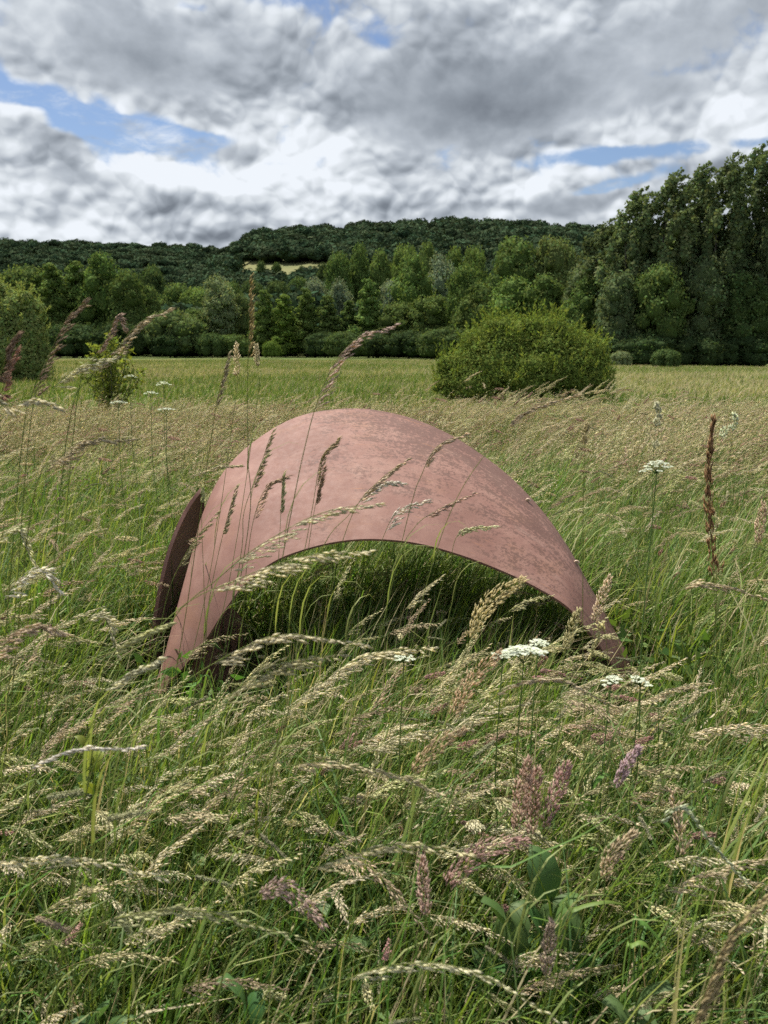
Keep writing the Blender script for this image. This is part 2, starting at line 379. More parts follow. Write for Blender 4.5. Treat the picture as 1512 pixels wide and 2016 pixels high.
# ------------------------------------------------------------------ instancing of what nobody could count
def scatter(name, srcs, pts, rots, scl, idx, label, cat, joined=True):
    c = bpy.data.collections.new(name + '_source')
    for k, me in enumerate(srcs):
        o = bpy.data.objects.new('%s_piece_%02d' % (name, k), me); c.objects.link(o)
    me = bpy.data.meshes.new(name); n = len(pts)
    me.vertices.add(n); me.vertices.foreach_set('co', np.asarray(pts, 'f').ravel())
    a = me.attributes.new('rot', 'FLOAT_VECTOR', 'POINT'); a.data.foreach_set('vector', np.asarray(rots, 'f').ravel())
    scl = np.asarray(scl, 'f'); scl = np.repeat(scl[:, None], 3, 1) if scl.ndim == 1 else scl
    a = me.attributes.new('scl', 'FLOAT_VECTOR', 'POINT'); a.data.foreach_set('vector', scl.ravel())
    a = me.attributes.new('idx', 'INT', 'POINT'); a.data.foreach_set('value', np.asarray(idx, 'i'))
    o = new(name, me); o['kind'] = 'stuff'; o['label'] = label; o['category'] = cat
    ng = bpy.data.node_groups.new(name, 'GeometryNodeTree')
    ng.interface.new_socket('Geometry', in_out='INPUT', socket_type='NodeSocketGeometry')
    ng.interface.new_socket('Geometry', in_out='OUTPUT', socket_type='NodeSocketGeometry')
    N = ng.nodes; gi = N.new('NodeGroupInput'); go = N.new('NodeGroupOutput')
    ip = N.new('GeometryNodeInstanceOnPoints'); ci = N.new('GeometryNodeCollectionInfo')
    ci.inputs['Collection'].default_value = c
    ci.inputs['Separate Children'].default_value = True; ci.inputs['Reset Children'].default_value = True
    def attr(nm, t):
        x = N.new('GeometryNodeInputNamedAttribute'); x.data_type = t; x.inputs[0].default_value = nm
        return next(s for s in x.outputs if s.enabled and s.name == 'Attribute')
    L = ng.links
    L.new(gi.outputs[0], ip.inputs['Points']); L.new(ci.outputs[0], ip.inputs['Instance'])
    ip.inputs['Pick Instance'].default_value = True
    L.new(attr('idx', 'INT'), ip.inputs['Instance Index'])
    e2r = N.new('FunctionNodeEulerToRotation'); L.new(attr('rot', 'FLOAT_VECTOR'), e2r.inputs[0])
    L.new(e2r.outputs[0], ip.inputs['Rotation']); L.new(attr('scl', 'FLOAT_VECTOR'), ip.inputs['Scale'])
    L.new(ip.outputs[0], go.inputs[0])
    md = o.modifiers.new('scatter', 'NODES'); md.node_group = ng
    return o

# ------------------------------------------------------------------ trees
def ico(sub=1):
    import bmesh
    bm = bmesh.new(); bmesh.ops.create_icosphere(bm, subdivisions=sub, radius=1)
    v = np.array([x.co[:] for x in bm.verts]); f = np.array([[q.index for q in x.verts] for x in bm.faces]); bm.free(); return v, f
ICO1, ICO2 = ico(1), ico(2)
def foliage(mb, lobes, n, size, g, col=(.07, .11, .03), aspect=.7, core=.80, up=.0, tint=.22, jit=.5, hang=0.0, rad=(.84, 1.08), corecol=None):
    """leaf-sized faces through the outer part of every lobe; lobes: rows of cx cy cz rx ry rz"""
    L = np.asarray(lobes, float); area = (L[:, 3] * L[:, 4] * L[:, 5]) ** (2 / 3.); pr = area / area.sum()
    k = g.choice(len(L), n, p=pr); u = rand_unit(n, g)
    u[:, 2] = np.where(u[:, 2] < -.35, -u[:, 2] * .7, u[:, 2]); u = nrm(u)
    rr = g.uniform(rad[0], rad[1], n)
    p = L[k, :3] + u * L[k, 3:] * rr[:, None]
    keep = np.ones(n, bool)
    for q in range(len(L)):
        d = np.sum(((p - L[q, :3]) / L[q, 3:]) ** 2, 1); keep &= (d > .55) | (k == q)
    p, u, k = p[keep], u[keep], k[keep]; m = len(p)
    N = nrm(u / L[k, 3:] * L[k, 3:].mean(1)[:, None] + rand_unit(m, g) * jit + np.array([0, 0, up]))
    A = nrm(np.cross(N, rand_unit(m, g) + np.array([0, 0, hang * 4]))); B = np.cross(N, A)
    if hang: A, B = B, A
    s = size * g.uniform(.6, 1.3, m)[:, None]
    V = np.stack([p - B * s * .5, p + A * s * aspect * .5 - B * s * .05, p + B * s * .5, p - A * s * aspect * .5 + B * s * .05], 1)
    lobet = 1 + tint * g.uniform(-1, 1, len(L)); leaft = 1 + .35 * g.uniform(-1, 1, m)
    C = np.asarray(col)[None] * (lobet[k] * leaft)[:, None]
    C[:, 0] *= g.uniform(.82, 1.22, m)
    F = np.arange(m * 4).reshape(-1, 4)
    mb.add(V.reshape(-1, 3), f4=F, c=np.repeat(C, 4, 0))
    if core:
        v, f = ICO1
        for q in L: mb.add(q[:3] + v * q[3:] * core, f3=f, c=np.asarray(corecol if corecol else col) * .9)

def lobes_round(g, H, Wd, n=16, base=.22, top_w=.45):
    out = []
    for i in range(n):
        t = (i + g.uniform(0, .9)) / n; z = base * H + t * (H * (1 - base) * .86)
        env = Wd * .5 * (math.sin(math.pi * (.22 + .70 * t)) ** .8)
        a = i * 2.4 + g.uniform(-.5, .5); r = env * g.uniform(.35, .72); s = Wd * g.uniform(.17, .27)
        out.append((r * math.cos(a), r * math.sin(a), z, s, s, s * g.uniform(.75, 1.1)))
    out.append((0, 0, H * .55, Wd * .3, Wd * .3, H * .33)); return out
def lobes_cone(g, H, Wd, n=22):
    out = []
    for i in range(n):
        t = (i + g.uniform(0, .9)) / n; z = .07 * H + t * H * .88
        env = Wd * .5 * (1 - t) ** .55; a = i * 2.4 + g.uniform(-.4, .4); r = env * g.uniform(.45, .8)
        s = Wd * .2 * (1.1 - .62 * t)
        out.append((r * math.cos(a), r * math.sin(a), z, s * 1.15, s * 1.15, s * g.uniform(.6, .95)))
    out.append((0, 0, H * .42, Wd * .22, Wd * .22, H * .38)); return out
def lobes_wide(g, H, Wd, n=20):
    out = []
    for i in range(n):
        a = i * 2.4 + g.uniform(-.4, .4); r = Wd * .5 * math.sqrt((i + .5) / n) * .78
        hh = H * (1 - .45 * (2 * r / Wd) ** 2); s = Wd * g.uniform(.15, .21)
        out.append((r * math.cos(a), r * math.sin(a), hh - s * .9 - g.uniform(0, .1) * H, s, s, s * .9))
        out.append((r * math.cos(a), r * math.sin(a), (hh - s) * .5, s, s, hh * .38))
    return out
def trunk_mb(g, H, r, nl, lobes, low=.1):
    mb = MB(); z = np.linspace(-.3, H * .8, 8)
    pts = np.stack([.02 * H * np.sin(z / H * 5 + g.uniform(0, 6)) * z / H, .02 * H * np.sin(z / H * 4) * z / H, z], 1)
    tube(mb, pts, r, r * .3, (.1, .1, .1), 7)
    for l in list(lobes)[:nl]:
        c = np.array(l[:3]); s = np.array([0, 0, max(c[2] * .55, low * H)]); m = (s + c) / 2 + np.array([0, 0, -.03 * H])
        tube(mb, catmull([s, m, c], 6), r * .38, r * .1, (.1, .1, .1), 5)
    return mb

g = np.random.default_rng(11)
KIND = {}
def make_kind(name, H, Wd, lobes, nleaf, size, trunk_r=.22, **kw):
    L = np.array(lobes); k = g.integers(0, len(L), len(L)); u = rand_unit(len(L), g); u[:, 2] = np.abs(u[:, 2]) * .8 - .1   # lesser boughs break up the outline
    sub = np.c_[L[k, :3] + u * L[k, 3:] * .85, L[k, 3:] * g.uniform(.3, .55, (len(L), 1))]
    lobes = list(L) + list(sub)
    mb = MB(); foliage(mb, lobes, nleaf, size, g, col=(1, 1, 1), **{**dict(rad=(.72, 1.16), jit=.75), **kw})
    KIND.setdefault(name, []).append((H, Wd, mb.mesh(name + '_crown', M_tree), trunk_mb(g, H, trunk_r, 10, lobes).mesh(name + '_trunk', M_bark, True)))
for _ in range(3): make_kind('round', 14, 10, lobes_round(g, 14, 10, 20), 6500, .48)
for _ in range(3): make_kind('cone', 15, 8, lobes_cone(g, 15, 8, 26), 6000, .42, aspect=.9, up=.35)
for _ in range(2): make_kind('wide', 8, 10, lobes_wide(g, 8, 10, 18), 6500, .42)
for _ in range(2): make_kind('silver', 14, 8, lobes_round(g, 14, 8, 24, .3), 6500, .36, jit=.9, core=.6)
def lobes_poplar(g, H, Wd):
    out = []
    n = 60
    for i in range(n):
        t = (i + g.uniform(0, .9)) / n; z = .10 * H + t * H * .87
        env = Wd * .5 * min(1, (1.06 - t) * 2.6) ** .7 * (.75 + .25 * min(1, t * 4)); a = i * 2.4 + g.uniform(-.5, .5)
        r = env * g.uniform(.3, .85); s = Wd * (.15 - .09 * t) * g.uniform(.8, 1.25); lean = .035 * H * t ** 3
        out.append((r * math.cos(a) + lean, r * math.sin(a), z, s, s, s * g.uniform(2.0, 3.6)))
    return out
for _ in range(4):
    lb = lobes_poplar(g, 20, 7); mb = MB()
    foliage(mb, lb, 15000, .40, g, col=(1, 1, 1), core=0, jit=.8, rad=(.35, 1.18), hang=.3, tint=.3)
    L = np.array(lb); low = L[L[:, 2] < 15.5]
    foliage(mb, low, 200, .4, g, col=(1, 1, 1), core=.72)
    tp = L[L[:, 2] > 12]                     # wispy plumes bent by the wind
    for q in tp[::1]:
        m = 110; t = g.uniform(0, 1, m); L0 = 2.6
        c = q[:3] + np.stack([t ** 2 * L0 * .55, 0 * t, t * L0 - .3 * t ** 3 * L0], 1) + g.normal(size=(m, 3)) * (.26 * (1 - t * .6))[:, None]
        N = rand_unit(m, g); A = nrm(np.cross(N, rand_unit(m, g))); B = np.cross(N, A); s = g.uniform(.2, .4, m)[:, None]
        V = np.stack([c - B * s * .5, c + A * s * .4, c + B * s * .5, c - A * s * .4], 1)
        mb.add(V.reshape(-1, 3), f4=np.arange(m * 4).reshape(-1, 4), c=np.repeat(g.uniform(.7, 1.3, (m, 1)) * np.ones((m, 3)), 4, 0))
    KIND.setdefault('poplar', []).append((20, 7, mb.mesh('poplar_crown', M_tree), trunk_mb(g, 20, .26, 14, lb).mesh('poplar_trunk', M_bark, True)))

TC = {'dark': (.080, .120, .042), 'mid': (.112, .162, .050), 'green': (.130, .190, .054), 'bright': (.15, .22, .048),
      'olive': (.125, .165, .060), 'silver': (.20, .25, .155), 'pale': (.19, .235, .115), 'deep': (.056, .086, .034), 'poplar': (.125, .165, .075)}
cnt = {}
def tree(name, kind, px, top, wpx, D, col, label, base=None, group=None, rot=None, hs=1.0):
    c = P(px, 700, D); x = c[0]; gz = float(G(x, D)) if D < 300 else float(max(zR(x, D), G(x, D)))
    if base is not None: gz = P(px, base, D)[2]
    H = P(px, top, D)[2] - gz; Wd = wpx / FPX * D * 1.02
    i = cnt.get(kind, 0); cnt[kind] = i + 1
    h0, w0, mc, mt = KIND[kind][i % len(KIND[kind])]
    t = thing(name, label, 'shrub' if 'bush' in name or 'shrub' in name else 'tree', (x, D, gz), group)
    t.rotation_euler = (0, 0, g.uniform(0, 6.28) if kind != 'poplar' else g.uniform(-.5, .5))
    t.scale = (Wd / w0, Wd / w0, H / h0 * 1.03)
    a = new('crown', mc, t); b = new('trunk', mt, t)
    k = g.uniform(.9, 1.1); a.color = (*[v * k for v in TC[col]], 1)
    return t
# left-hand wood
for r in [
 ('broadleaf_tree', 'round', -15, 530, 120, 150, 'mid', 'dark green tree at the left edge of the photo, behind the pale rounded bush'),
 ('broadleaf_tree', 'round', 62, 532, 105, 152, 'mid', 'broad green tree above the pale rounded bush at the far left'),
 ('alder_tree', 'cone', 118, 517, 90, 148, 'green', 'green tree with a blunt top, left of the tallest tree in the left wood'),
 ('alder_tree', 'cone', 163, 512, 92, 150, 'green', 'tallest tree of the left wood, standing behind the yellow green sapling'),
 ('broadleaf_tree', 'round', 212, 516, 100, 149, 'green', 'rounded green tree just right of the tallest tree in the left wood'),
 ('broadleaf_tree', 'round', 256, 535, 88, 146, 'mid', 'last high tree at the right end of the left wood, above the dark gap'),
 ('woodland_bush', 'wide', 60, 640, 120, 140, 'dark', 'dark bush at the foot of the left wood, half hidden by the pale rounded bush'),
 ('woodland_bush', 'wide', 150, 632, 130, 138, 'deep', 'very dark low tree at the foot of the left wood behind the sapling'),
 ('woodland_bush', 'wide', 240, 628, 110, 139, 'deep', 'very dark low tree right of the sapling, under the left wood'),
 ('broadleaf_tree', 'round', 311, 530, 62, 270, 'dark', 'distant dark round-headed tree standing alone between left wood and hill'),
 ('broadleaf_tree', 'round', 300, 575, 60, 165, 'mid', 'small tree beneath the distant dark round-headed tree'),
 ('broadleaf_tree', 'wide', 345, 603, 130, 143, 'olive', 'low wide olive tree right of the left wood, in front of darker ones'),
 ('broadleaf_tree', 'round', 352, 562, 75, 190, 'mid', 'rounded tree behind the low wide olive tree'),
 ('broadleaf_tree', 'round', 395, 572, 80, 185, 'green', 'rounded green tree left of the pale tree with a bare trunk'),
 ('pale_tree', 'silver', 438, 550, 78, 150, 'pale', 'pale grey green tree with a slender bare trunk left of the centre'),
 ('broadleaf_tree', 'round', 478, 590, 62, 152, 'olive', 'dull olive tree touching the right side of the pale bare-trunked tree'),
 ('woodland_bush', 'wide', 418, 652, 62, 139, 'dark', 'low dark bush at the foot of the pale bare-trunked tree'),
 ('woodland_bush', 'wide', 335, 650, 90, 140, 'deep', 'dark bush beneath the low wide olive tree'),
 ('broadleaf_tree', 'round', 395, 610, 80, 150, 'mid', 'rounded tree between the olive tree and the pale bare-trunked tree'),
 ('alder_tree', 'cone', 524, 572, 62, 147, 'green', 'narrow green tree left of the brightest conical tree'),
 ('alder_tree', 'cone', 562, 578, 66, 145, 'bright', 'brightest green conical tree near the middle of the tree line'),
 ('alder_tree', 'cone', 604, 566, 64, 147, 'green', 'conical green tree just left of the silvery tops'),
 ('silver_willow', 'silver', 625, 553, 60, 185, 'silver', 'left one of the silvery willow tops near the middle of the tree line'),
 ('silver_willow', 'silver', 668, 556, 56, 187, 'silver', 'right one of the silvery willow tops near the middle of the tree line'),
 ('alder_tree', 'cone', 646, 583, 68, 146, 'mid', 'conical tree directly in front of the silvery willow tops'),
 ('alder_tree', 'cone', 688, 590, 58, 147, 'mid', 'slim dark conical tree to the right of the silvery willow tops'),
 ('alder_tree', 'cone', 726, 548, 78, 146, 'green', 'tall pointed green tree right of the silvery tops'),
 ('silver_willow', 'silver', 772, 556, 55, 175, 'silver', 'small silvery tree behind the tall pointed green tree'),
 ('woodland_bush', 'wide', 460, 655, 70, 141, 'mid', 'green bush right of the dark low bush under the pale tree'),
 ('woodland_bush', 'wide', 535, 668, 34, 136, 'bright', 'small bright green bush at the foot of the conical trees'),
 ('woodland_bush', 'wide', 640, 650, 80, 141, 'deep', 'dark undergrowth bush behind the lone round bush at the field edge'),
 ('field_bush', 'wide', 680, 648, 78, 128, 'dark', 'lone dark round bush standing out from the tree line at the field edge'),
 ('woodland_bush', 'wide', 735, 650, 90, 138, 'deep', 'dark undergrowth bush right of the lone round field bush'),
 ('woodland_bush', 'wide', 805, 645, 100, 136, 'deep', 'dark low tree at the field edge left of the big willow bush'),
 ('broadleaf_tree', 'round', 785, 600, 80, 143, 'mid', 'middle-height tree right of the tall pointed green tree'),
 ('broadleaf_tree', 'round', 815, 520, 95, 160, 'green', 'big green tree with grey trunks left of the whitish treetop'),
 ('silver_willow', 'silver', 868, 510, 72, 172, 'silver', 'whitish silvery treetop left of the tall trees at the centre right'),
 ('broadleaf_tree', 'round', 850, 585, 95, 140, 'mid', 'rounded tree below the whitish silvery treetop'),
 ('broadleaf_tree', 'wide', 880, 640, 110, 128, 'dark', 'dark low tree directly left of the big willow bush'),
 ('broadleaf_tree', 'round', 915, 528, 80, 155, 'green', 'green rounded tree just right of the whitish treetop'),
 ('broadleaf_tree', 'round', 940, 570, 100, 135, 'mid', 'rounded tree above the left shoulder of the big willow bush'),
 ('broadleaf_tree', 'round', 1000, 473, 118, 140, 'mid', 'tallest rounded tree left of the poplars, behind the willow bush'),
 ('broadleaf_tree', 'round', 1085, 478, 100, 138, 'olive', 'tall tree next to the poplars with a lighter crown'),
 ('broadleaf_tree', 'round', 1010, 560, 120, 120, 'green', 'broad green tree right above the top of the willow bush'),
 ('broadleaf_tree', 'round', 1075, 545, 110, 116, 'mid', 'broad tree behind the right half of the willow bush'),
 ('silver_willow', 'silver', 1135, 530, 60, 112, 'pale', 'pale greyish tree at the foot of the first poplar'),
 ('broadleaf_tree', 'wide', 960, 640, 110, 118, 'deep', 'dark understorey tree hidden behind the willow bush top')]:
    tree(*r)
for k, (px, tp, wp, D, lab) in enumerate([
    (668, 505, 56, 300, 'leftmost tree of the even distant row, at the right end of the hill pasture'), (708, 499, 58, 305, 'second tree of the even distant row, counted from the hill pasture'),
    (752, 497, 60, 300, 'third tree of the even distant row, above the small silvery tree'), (795, 492, 60, 310, 'middle tree of the even distant row, above the trees with grey trunks'),
    (842, 496, 58, 300, 'tree of the even distant row just left of the whitish treetop'), (888, 492, 60, 305, 'tree of the even distant row just behind the whitish treetop'),
    (930, 495, 56, 300, 'last tree of the even distant row, left of the tallest rounded tree')]):
    tree('plantation_tree', 'round', px, tp, wp, D, 'green', lab, group='distant plantation row')
# poplars on the right
for r in [
 ('poplar_tree', 'poplar', 1168, 456, 122, 92, 'poplar', 'lowest and leftmost poplar, where the poplars meet the ridge'),
 ('poplar_tree', 'poplar', 1222, 400, 122, 88, 'poplar', 'second poplar from the left with an open lacy top'),
 ('poplar_tree', 'poplar', 1286, 368, 124, 87, 'poplar', 'third poplar from the left, its pointed top clear of its neighbours'),
 ('poplar_tree', 'poplar', 1340, 354, 122, 90, 'poplar', 'poplar with a rounded leaning top, right of the pointed one'),
 ('poplar_tree', 'poplar', 1392, 338, 122, 87, 'poplar', 'poplar third from the right edge, slightly lower than the highest'),
 ('poplar_tree', 'poplar', 1440, 322, 124, 89, 'poplar', 'highest full poplar near the right edge of the photo'),
 ('poplar_tree', 'poplar', 1500, 322, 128, 86, 'poplar', 'poplar cut by the right edge of the photo'),
 ('woodland_tree', 'round', 1150, 560, 90, 90, 'mid', 'rounded tree below the leftmost poplar, behind the willow bush'),
 ('woodland_tree', 'round', 1215, 540, 100, 84, 'poplar', 'leafy tree under the second poplar'),
 ('woodland_tree', 'round', 1290, 530, 110, 83, 'mid', 'leafy tree under the third poplar, above the small field shrub'),
 ('woodland_tree', 'round', 1375, 525, 115, 84, 'poplar', 'leafy tree under the poplars, right of the small field shrub'),
 ('woodland_tree', 'round', 1455, 540, 120, 83, 'dark', 'dark leafy tree under the highest poplar with a pale trunk beside it'),
 ('woodland_tree', 'round', 1535, 520, 120, 84, 'poplar', 'leafy tree cut by the right edge under the poplars'),
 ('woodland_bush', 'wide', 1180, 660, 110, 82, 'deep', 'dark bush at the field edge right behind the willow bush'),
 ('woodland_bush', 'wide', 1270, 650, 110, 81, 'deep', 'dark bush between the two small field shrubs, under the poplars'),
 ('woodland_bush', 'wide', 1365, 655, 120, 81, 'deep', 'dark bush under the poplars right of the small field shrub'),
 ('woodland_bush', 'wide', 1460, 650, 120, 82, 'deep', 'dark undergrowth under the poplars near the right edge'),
 ('field_shrub', 'wide', 1312, 684, 56, 62, 'dark', 'small dark rounded shrub standing in the field before the poplars'),
 ('field_shrub', 'wide', 1222, 688, 42, 72, 'pale', 'small pale green shrub in the field right of the willow bush')]:
    tree(*r)
# trees round the pasture on the hill
for r in [
 ('hedgerow_tree', 'round', 520, 520, 30, 545, 'dark', 'dark tree at the left of the clump in the hill pasture'),
 ('hedgerow_tree', 'round', 548, 518, 30, 548, 'dark', 'dark tree at the right of the clump in the hill pasture'),
 ('hedgerow_tree', 'round', 597, 524, 9, 600, 'olive', 'tiny lone tree in the middle of the hill pasture'),
 ('hedgerow_tree', 'wide', 592, 540, 42, 480, 'mid', 'low round tree at the lower edge of the hill pasture'),
 ('hedgerow_tree', 'round', 640, 524, 28, 520, 'dark', 'dark tree at the right end of the hill pasture'),
 ('hedgerow_tree', 'wide', 500, 545, 50, 470, 'dark', 'dark tree below the clump in the hill pasture'),
 ('hedgerow_tree', 'wide', 550, 548, 52, 465, 'dark', 'dark tree between the clump and the low round hill tree'),
 ('hedgerow_tree', 'wide', 462, 548, 44, 450, 'mid', 'tree at the left end of the hill pasture hedge')]:
    tree(*r)

# far woods: one mass
def far_crown(seed):
    gg = np.random.default_rng(seed); mb = MB(); v, f = ICO2
    lb = [(0, 0, .55, .46, .46, .42)] + [(.33 * math.cos(a), .33 * math.sin(a), .5 + gg.uniform(-.2, .2), .26, .26, .24) for a in np.arange(5) * 1.26]
    foliage(mb, lb, 420, .16, gg, col=(.052, .080, .042), core=.86, jit=.6)  # lighter, bluish leaf colour stands in for distance haze
    return mb.mesh('far_crown', M_far)
FC = [far_crown(s) for s in range(5)]
def wood(name, zf, x0, x1, y0, y1, step, hh, keep, label):
    X, Y = np.meshgrid(np.arange(x0, x1, step), np.arange(y0, y1, step)); X = X.ravel() + g.uniform(-.45, .45, X.size) * step; Y = Y.ravel() + g.uniform(-.45, .45, Y.size) * step
    Z = zf(X, Y); px = pxof(X, Y); rr = np.stack([X, Y, Z - CAMH], 1)
    c, s = math.cos(PITCH), math.sin(PITCH); yy = rr[:, 1] * c - rr[:, 2] * s; up = rr[:, 1] * s + rr[:, 2] * c; py = 1008 - FPX * up / yy
    k = keep(px, py, X, Y) ; X, Y, Z = X[k], Y[k], Z[k]; n = len(X)
    h = hh * g.uniform(.65, 1.35, n); wd = step * g.uniform(.95, 1.9, n)
    scatter(name, FC, np.stack([X, Y, Z - .08 * h], 1), np.stack([0 * X, 0 * X, g.uniform(0, 6.28, n)], 1), np.stack([wd, wd, h], 1), g.integers(0, 5, n), label, 'woodland')
def keepR(px, py, X, Y):
    clear = (px > 470) & (px < 665) & (py > 519) & (py < 575)
    clear2 = (px > 350) & (px < 660) & (py > 552) & (py < 562)
    return ~clear & ~clear2 & (px > 300) & (px < 1900) & (Y < 920)
wood('ridge_woodland', zR, -320, 900, 400, 930, 12.5, 15, keepR, 'dark wood covering the ridge above the small hill pasture')
wood('distant_woodland', zL, -1500, 500, 1150, 1640, 19, 19, lambda px, py, X, Y: (px > -250) & (px < 800), 'dark distant wood covering the long low hill on the left')
wood('valley_woodland', G, -190, 260, 165, 330, 7.5, 11, lambda px, py, X, Y: (px > -200) & (px < 1800) & (Y > 165 + 8 * np.sin(px * .05)),
     'low dark woodland filling the valley behind the tree line')

# ------------------------------------------------------------------ big bushes of the field
def leaf_mesh_cloud(mb, pts, dirs, size, gg, col, prof=.45):
    n = len(pts); A = nrm(dirs); B = nrm(np.cross(A, rand_unit(n, gg))); N = np.cross(A, B); s = size * gg.uniform(.6, 1.25, n)[:, None]
    V = np.stack([pts, pts + A * s * .4 + B * s * prof * .5 + N * s * .08, pts + A * s, pts + A * s * .4 - B * s * prof * .5 + N * s * .08], 1)
    C = np.asarray(col)[None] * gg.uniform(.7, 1.35, (n, 1)); C[:, 0] *= gg.uniform(.85, 1.2, n)
    mb.add(V.reshape(-1, 3), f4=np.arange(4 * n).reshape(-1, 4), c=np.repeat(C, 4, 0))
def dense_bush(name, label, px, top, base_y, wpx, D, col, nleaf, leaf, seed, lobes, kw, cat='shrub', tip=None):
    gg = np.random.default_rng(seed); c = P(px, 700, D); x = c[0]; gz = float(G(x, D)); H = P(px, top, D)[2] - gz; Wd = wpx / FPX * D
    t = thing(name, label, cat, (x, D, gz)); L = np.array(lobes, float)
    L[:, [0, 3]] *= Wd; L[:, [1, 4]] *= Wd * .8; L[:, [2, 5]] *= H
    k = gg.integers(0, len(L), 60); u = rand_unit(60, gg); u[:, 2] = np.abs(u[:, 2])
    L = np.r_[L, np.c_[L[k, :3] + u * L[k, 3:] * .9, L[k, 3:] * gg.uniform(.22, .45, (60, 1))]]
    mb = MB(); foliage(mb, L, nleaf, leaf, gg, col=(1, 1, 1), **kw)
    m = 420; k = gg.integers(0, len(L), m); u = rand_unit(m, gg); u[:, 2] = np.abs(u[:, 2]) + .15; u = nrm(u)     # stray shoots
    for a0, d in zip(L[k, :3] + u * L[k, 3:], u):
        d = nrm(d + np.array([.1, 0, 1.0])); n_ = 16; tt = gg.uniform(-.15, .42, n_)[:, None] * gg.uniform(.6, 1.2) * Wd / 5
        leaf_mesh_cloud(mb, a0 + d * tt, d + rand_unit(n_, gg) * .6, leaf * 1.1, gg, (1.08, 1.06, 1), .35)
    a = new('crown', mb.mesh(name + '_crown', M_tree), t); a.color = (*col, 1)
    sb = MB()
    for k in range(14):
        q = L[k % len(L)]; s = np.array([gg.uniform(-.08, .08) * Wd, gg.uniform(-.08, .08) * Wd, -.05])
        tube(sb, catmull([s, s * .5 + q[:3] * .4 + np.array([0, 0, .1 * H]), q[:3]], 7), .035, .012, (.1, .1, .1), 5)
    new('stems', sb.mesh(name + '_stems', M_bark, True), t)
    return t
dense_bush('willow_bush', 'big dense rounded yellow green willow bush in the field right of centre', 1030, 622, 800, 335, 18.5, (.165, .220, .052), 60000, .085, 5,
    [(-.06, 0, .74, .17, .2, .24), (.16, 0, .71, .17, .2, .25), (-.22, 0, .60, .15, .18, .26), (.32, 0, .55, .15, .18, .26), (.05, -.05, .60, .2, .2, .28),
     (-.33, 0, .36, .15, .2, .26), (.38, 0, .32, .13, .2, .26), (-.15, -.15, .42, .2, .2, .32), (.15, -.18, .40, .2, .2, .32), (0, -.25, .28, .2, .2, .26),
     (-.28, -.15, .22, .2, .2, .22), (.28, -.15, .22, .2, .2, .22), (-.40, 0, .20, .11, .2, .2), (.0, .15, .55, .3, .25, .35)],
    dict(aspect=.28, core=.76, jit=.8, up=.3, tint=.2, rad=(.74, 1.20)))
dense_bush('rounded_bush', 'pale green rounded bush cut by the left edge of the photo', 10, 545, 760, 185, 30, (.19, .245, .085), 34000, .12, 6,
    [(-.12, 0, .82, .24, .25, .17), (.2, 0, .66, .25, .25, .2), (-.3, 0, .7, .25, .25, .22), (.27, -.1, .42, .22, .25, .26), (0, -.2, .5, .3, .25, .26), (-.1, -.15, .12, .42, .3, .2), (.26, -.05, .14, .24, .28, .22),
     (.12, -.25, .25, .3, .25, .25), (-.25, -.2, .3, .3, .25, .3), (.0, .1, .5, .3, .3, .4)],
    dict(aspect=.6, core=.84, jit=.4, tint=.15))

# leafy sapling
def sapling(px, top, wpx, D, label):
    gg = np.random.default_rng(21); c = P(px, 700, D); x = c[0]; gz = float(G(x, D)); H = P(px, top, D)[2] - gz; Wd = wpx / FPX * D
    t = thing('leafy_sapling', label, 'sapling', (x, D, gz)); sb = MB(); fb = MB()
    for k in range(17):
        a = k * 2.4; r = Wd * .5 * (k + 2) / 19; h = H * (1.0 - .4 * (r / (Wd * .5)) ** 1.5) * gg.uniform(.86, 1.02)
        e = np.array([r * math.cos(a), r * math.sin(a), h]); cv = catmull([(0, 0, 0), e * (.35, .35, .45), e * (.8, .8, .8), e], 9)
        tube(sb, cv, .012, .003, (.1, .1, .1), 4)
        q = catmull(cv, 90)[20:]; q = q[gg.random(len(q)) < .62]; q = q + gg.normal(size=q.shape) * .045
        pts = np.repeat(q, 3, 0); d = rand_unit(len(pts), gg) * .8 + np.array([0, 0, .25]); leaf_mesh_cloud(fb, pts, d, .085, gg, (.175, .245, .045), .5)
    new('foliage', fb.mesh('sapling_foliage', M_blade), t); new('stems', sb.mesh('sapling_stems', M_bark), t)
sapling(212, 655, 140, 12.5, 'yellow green leafy sapling rising from the tall grass at the left')

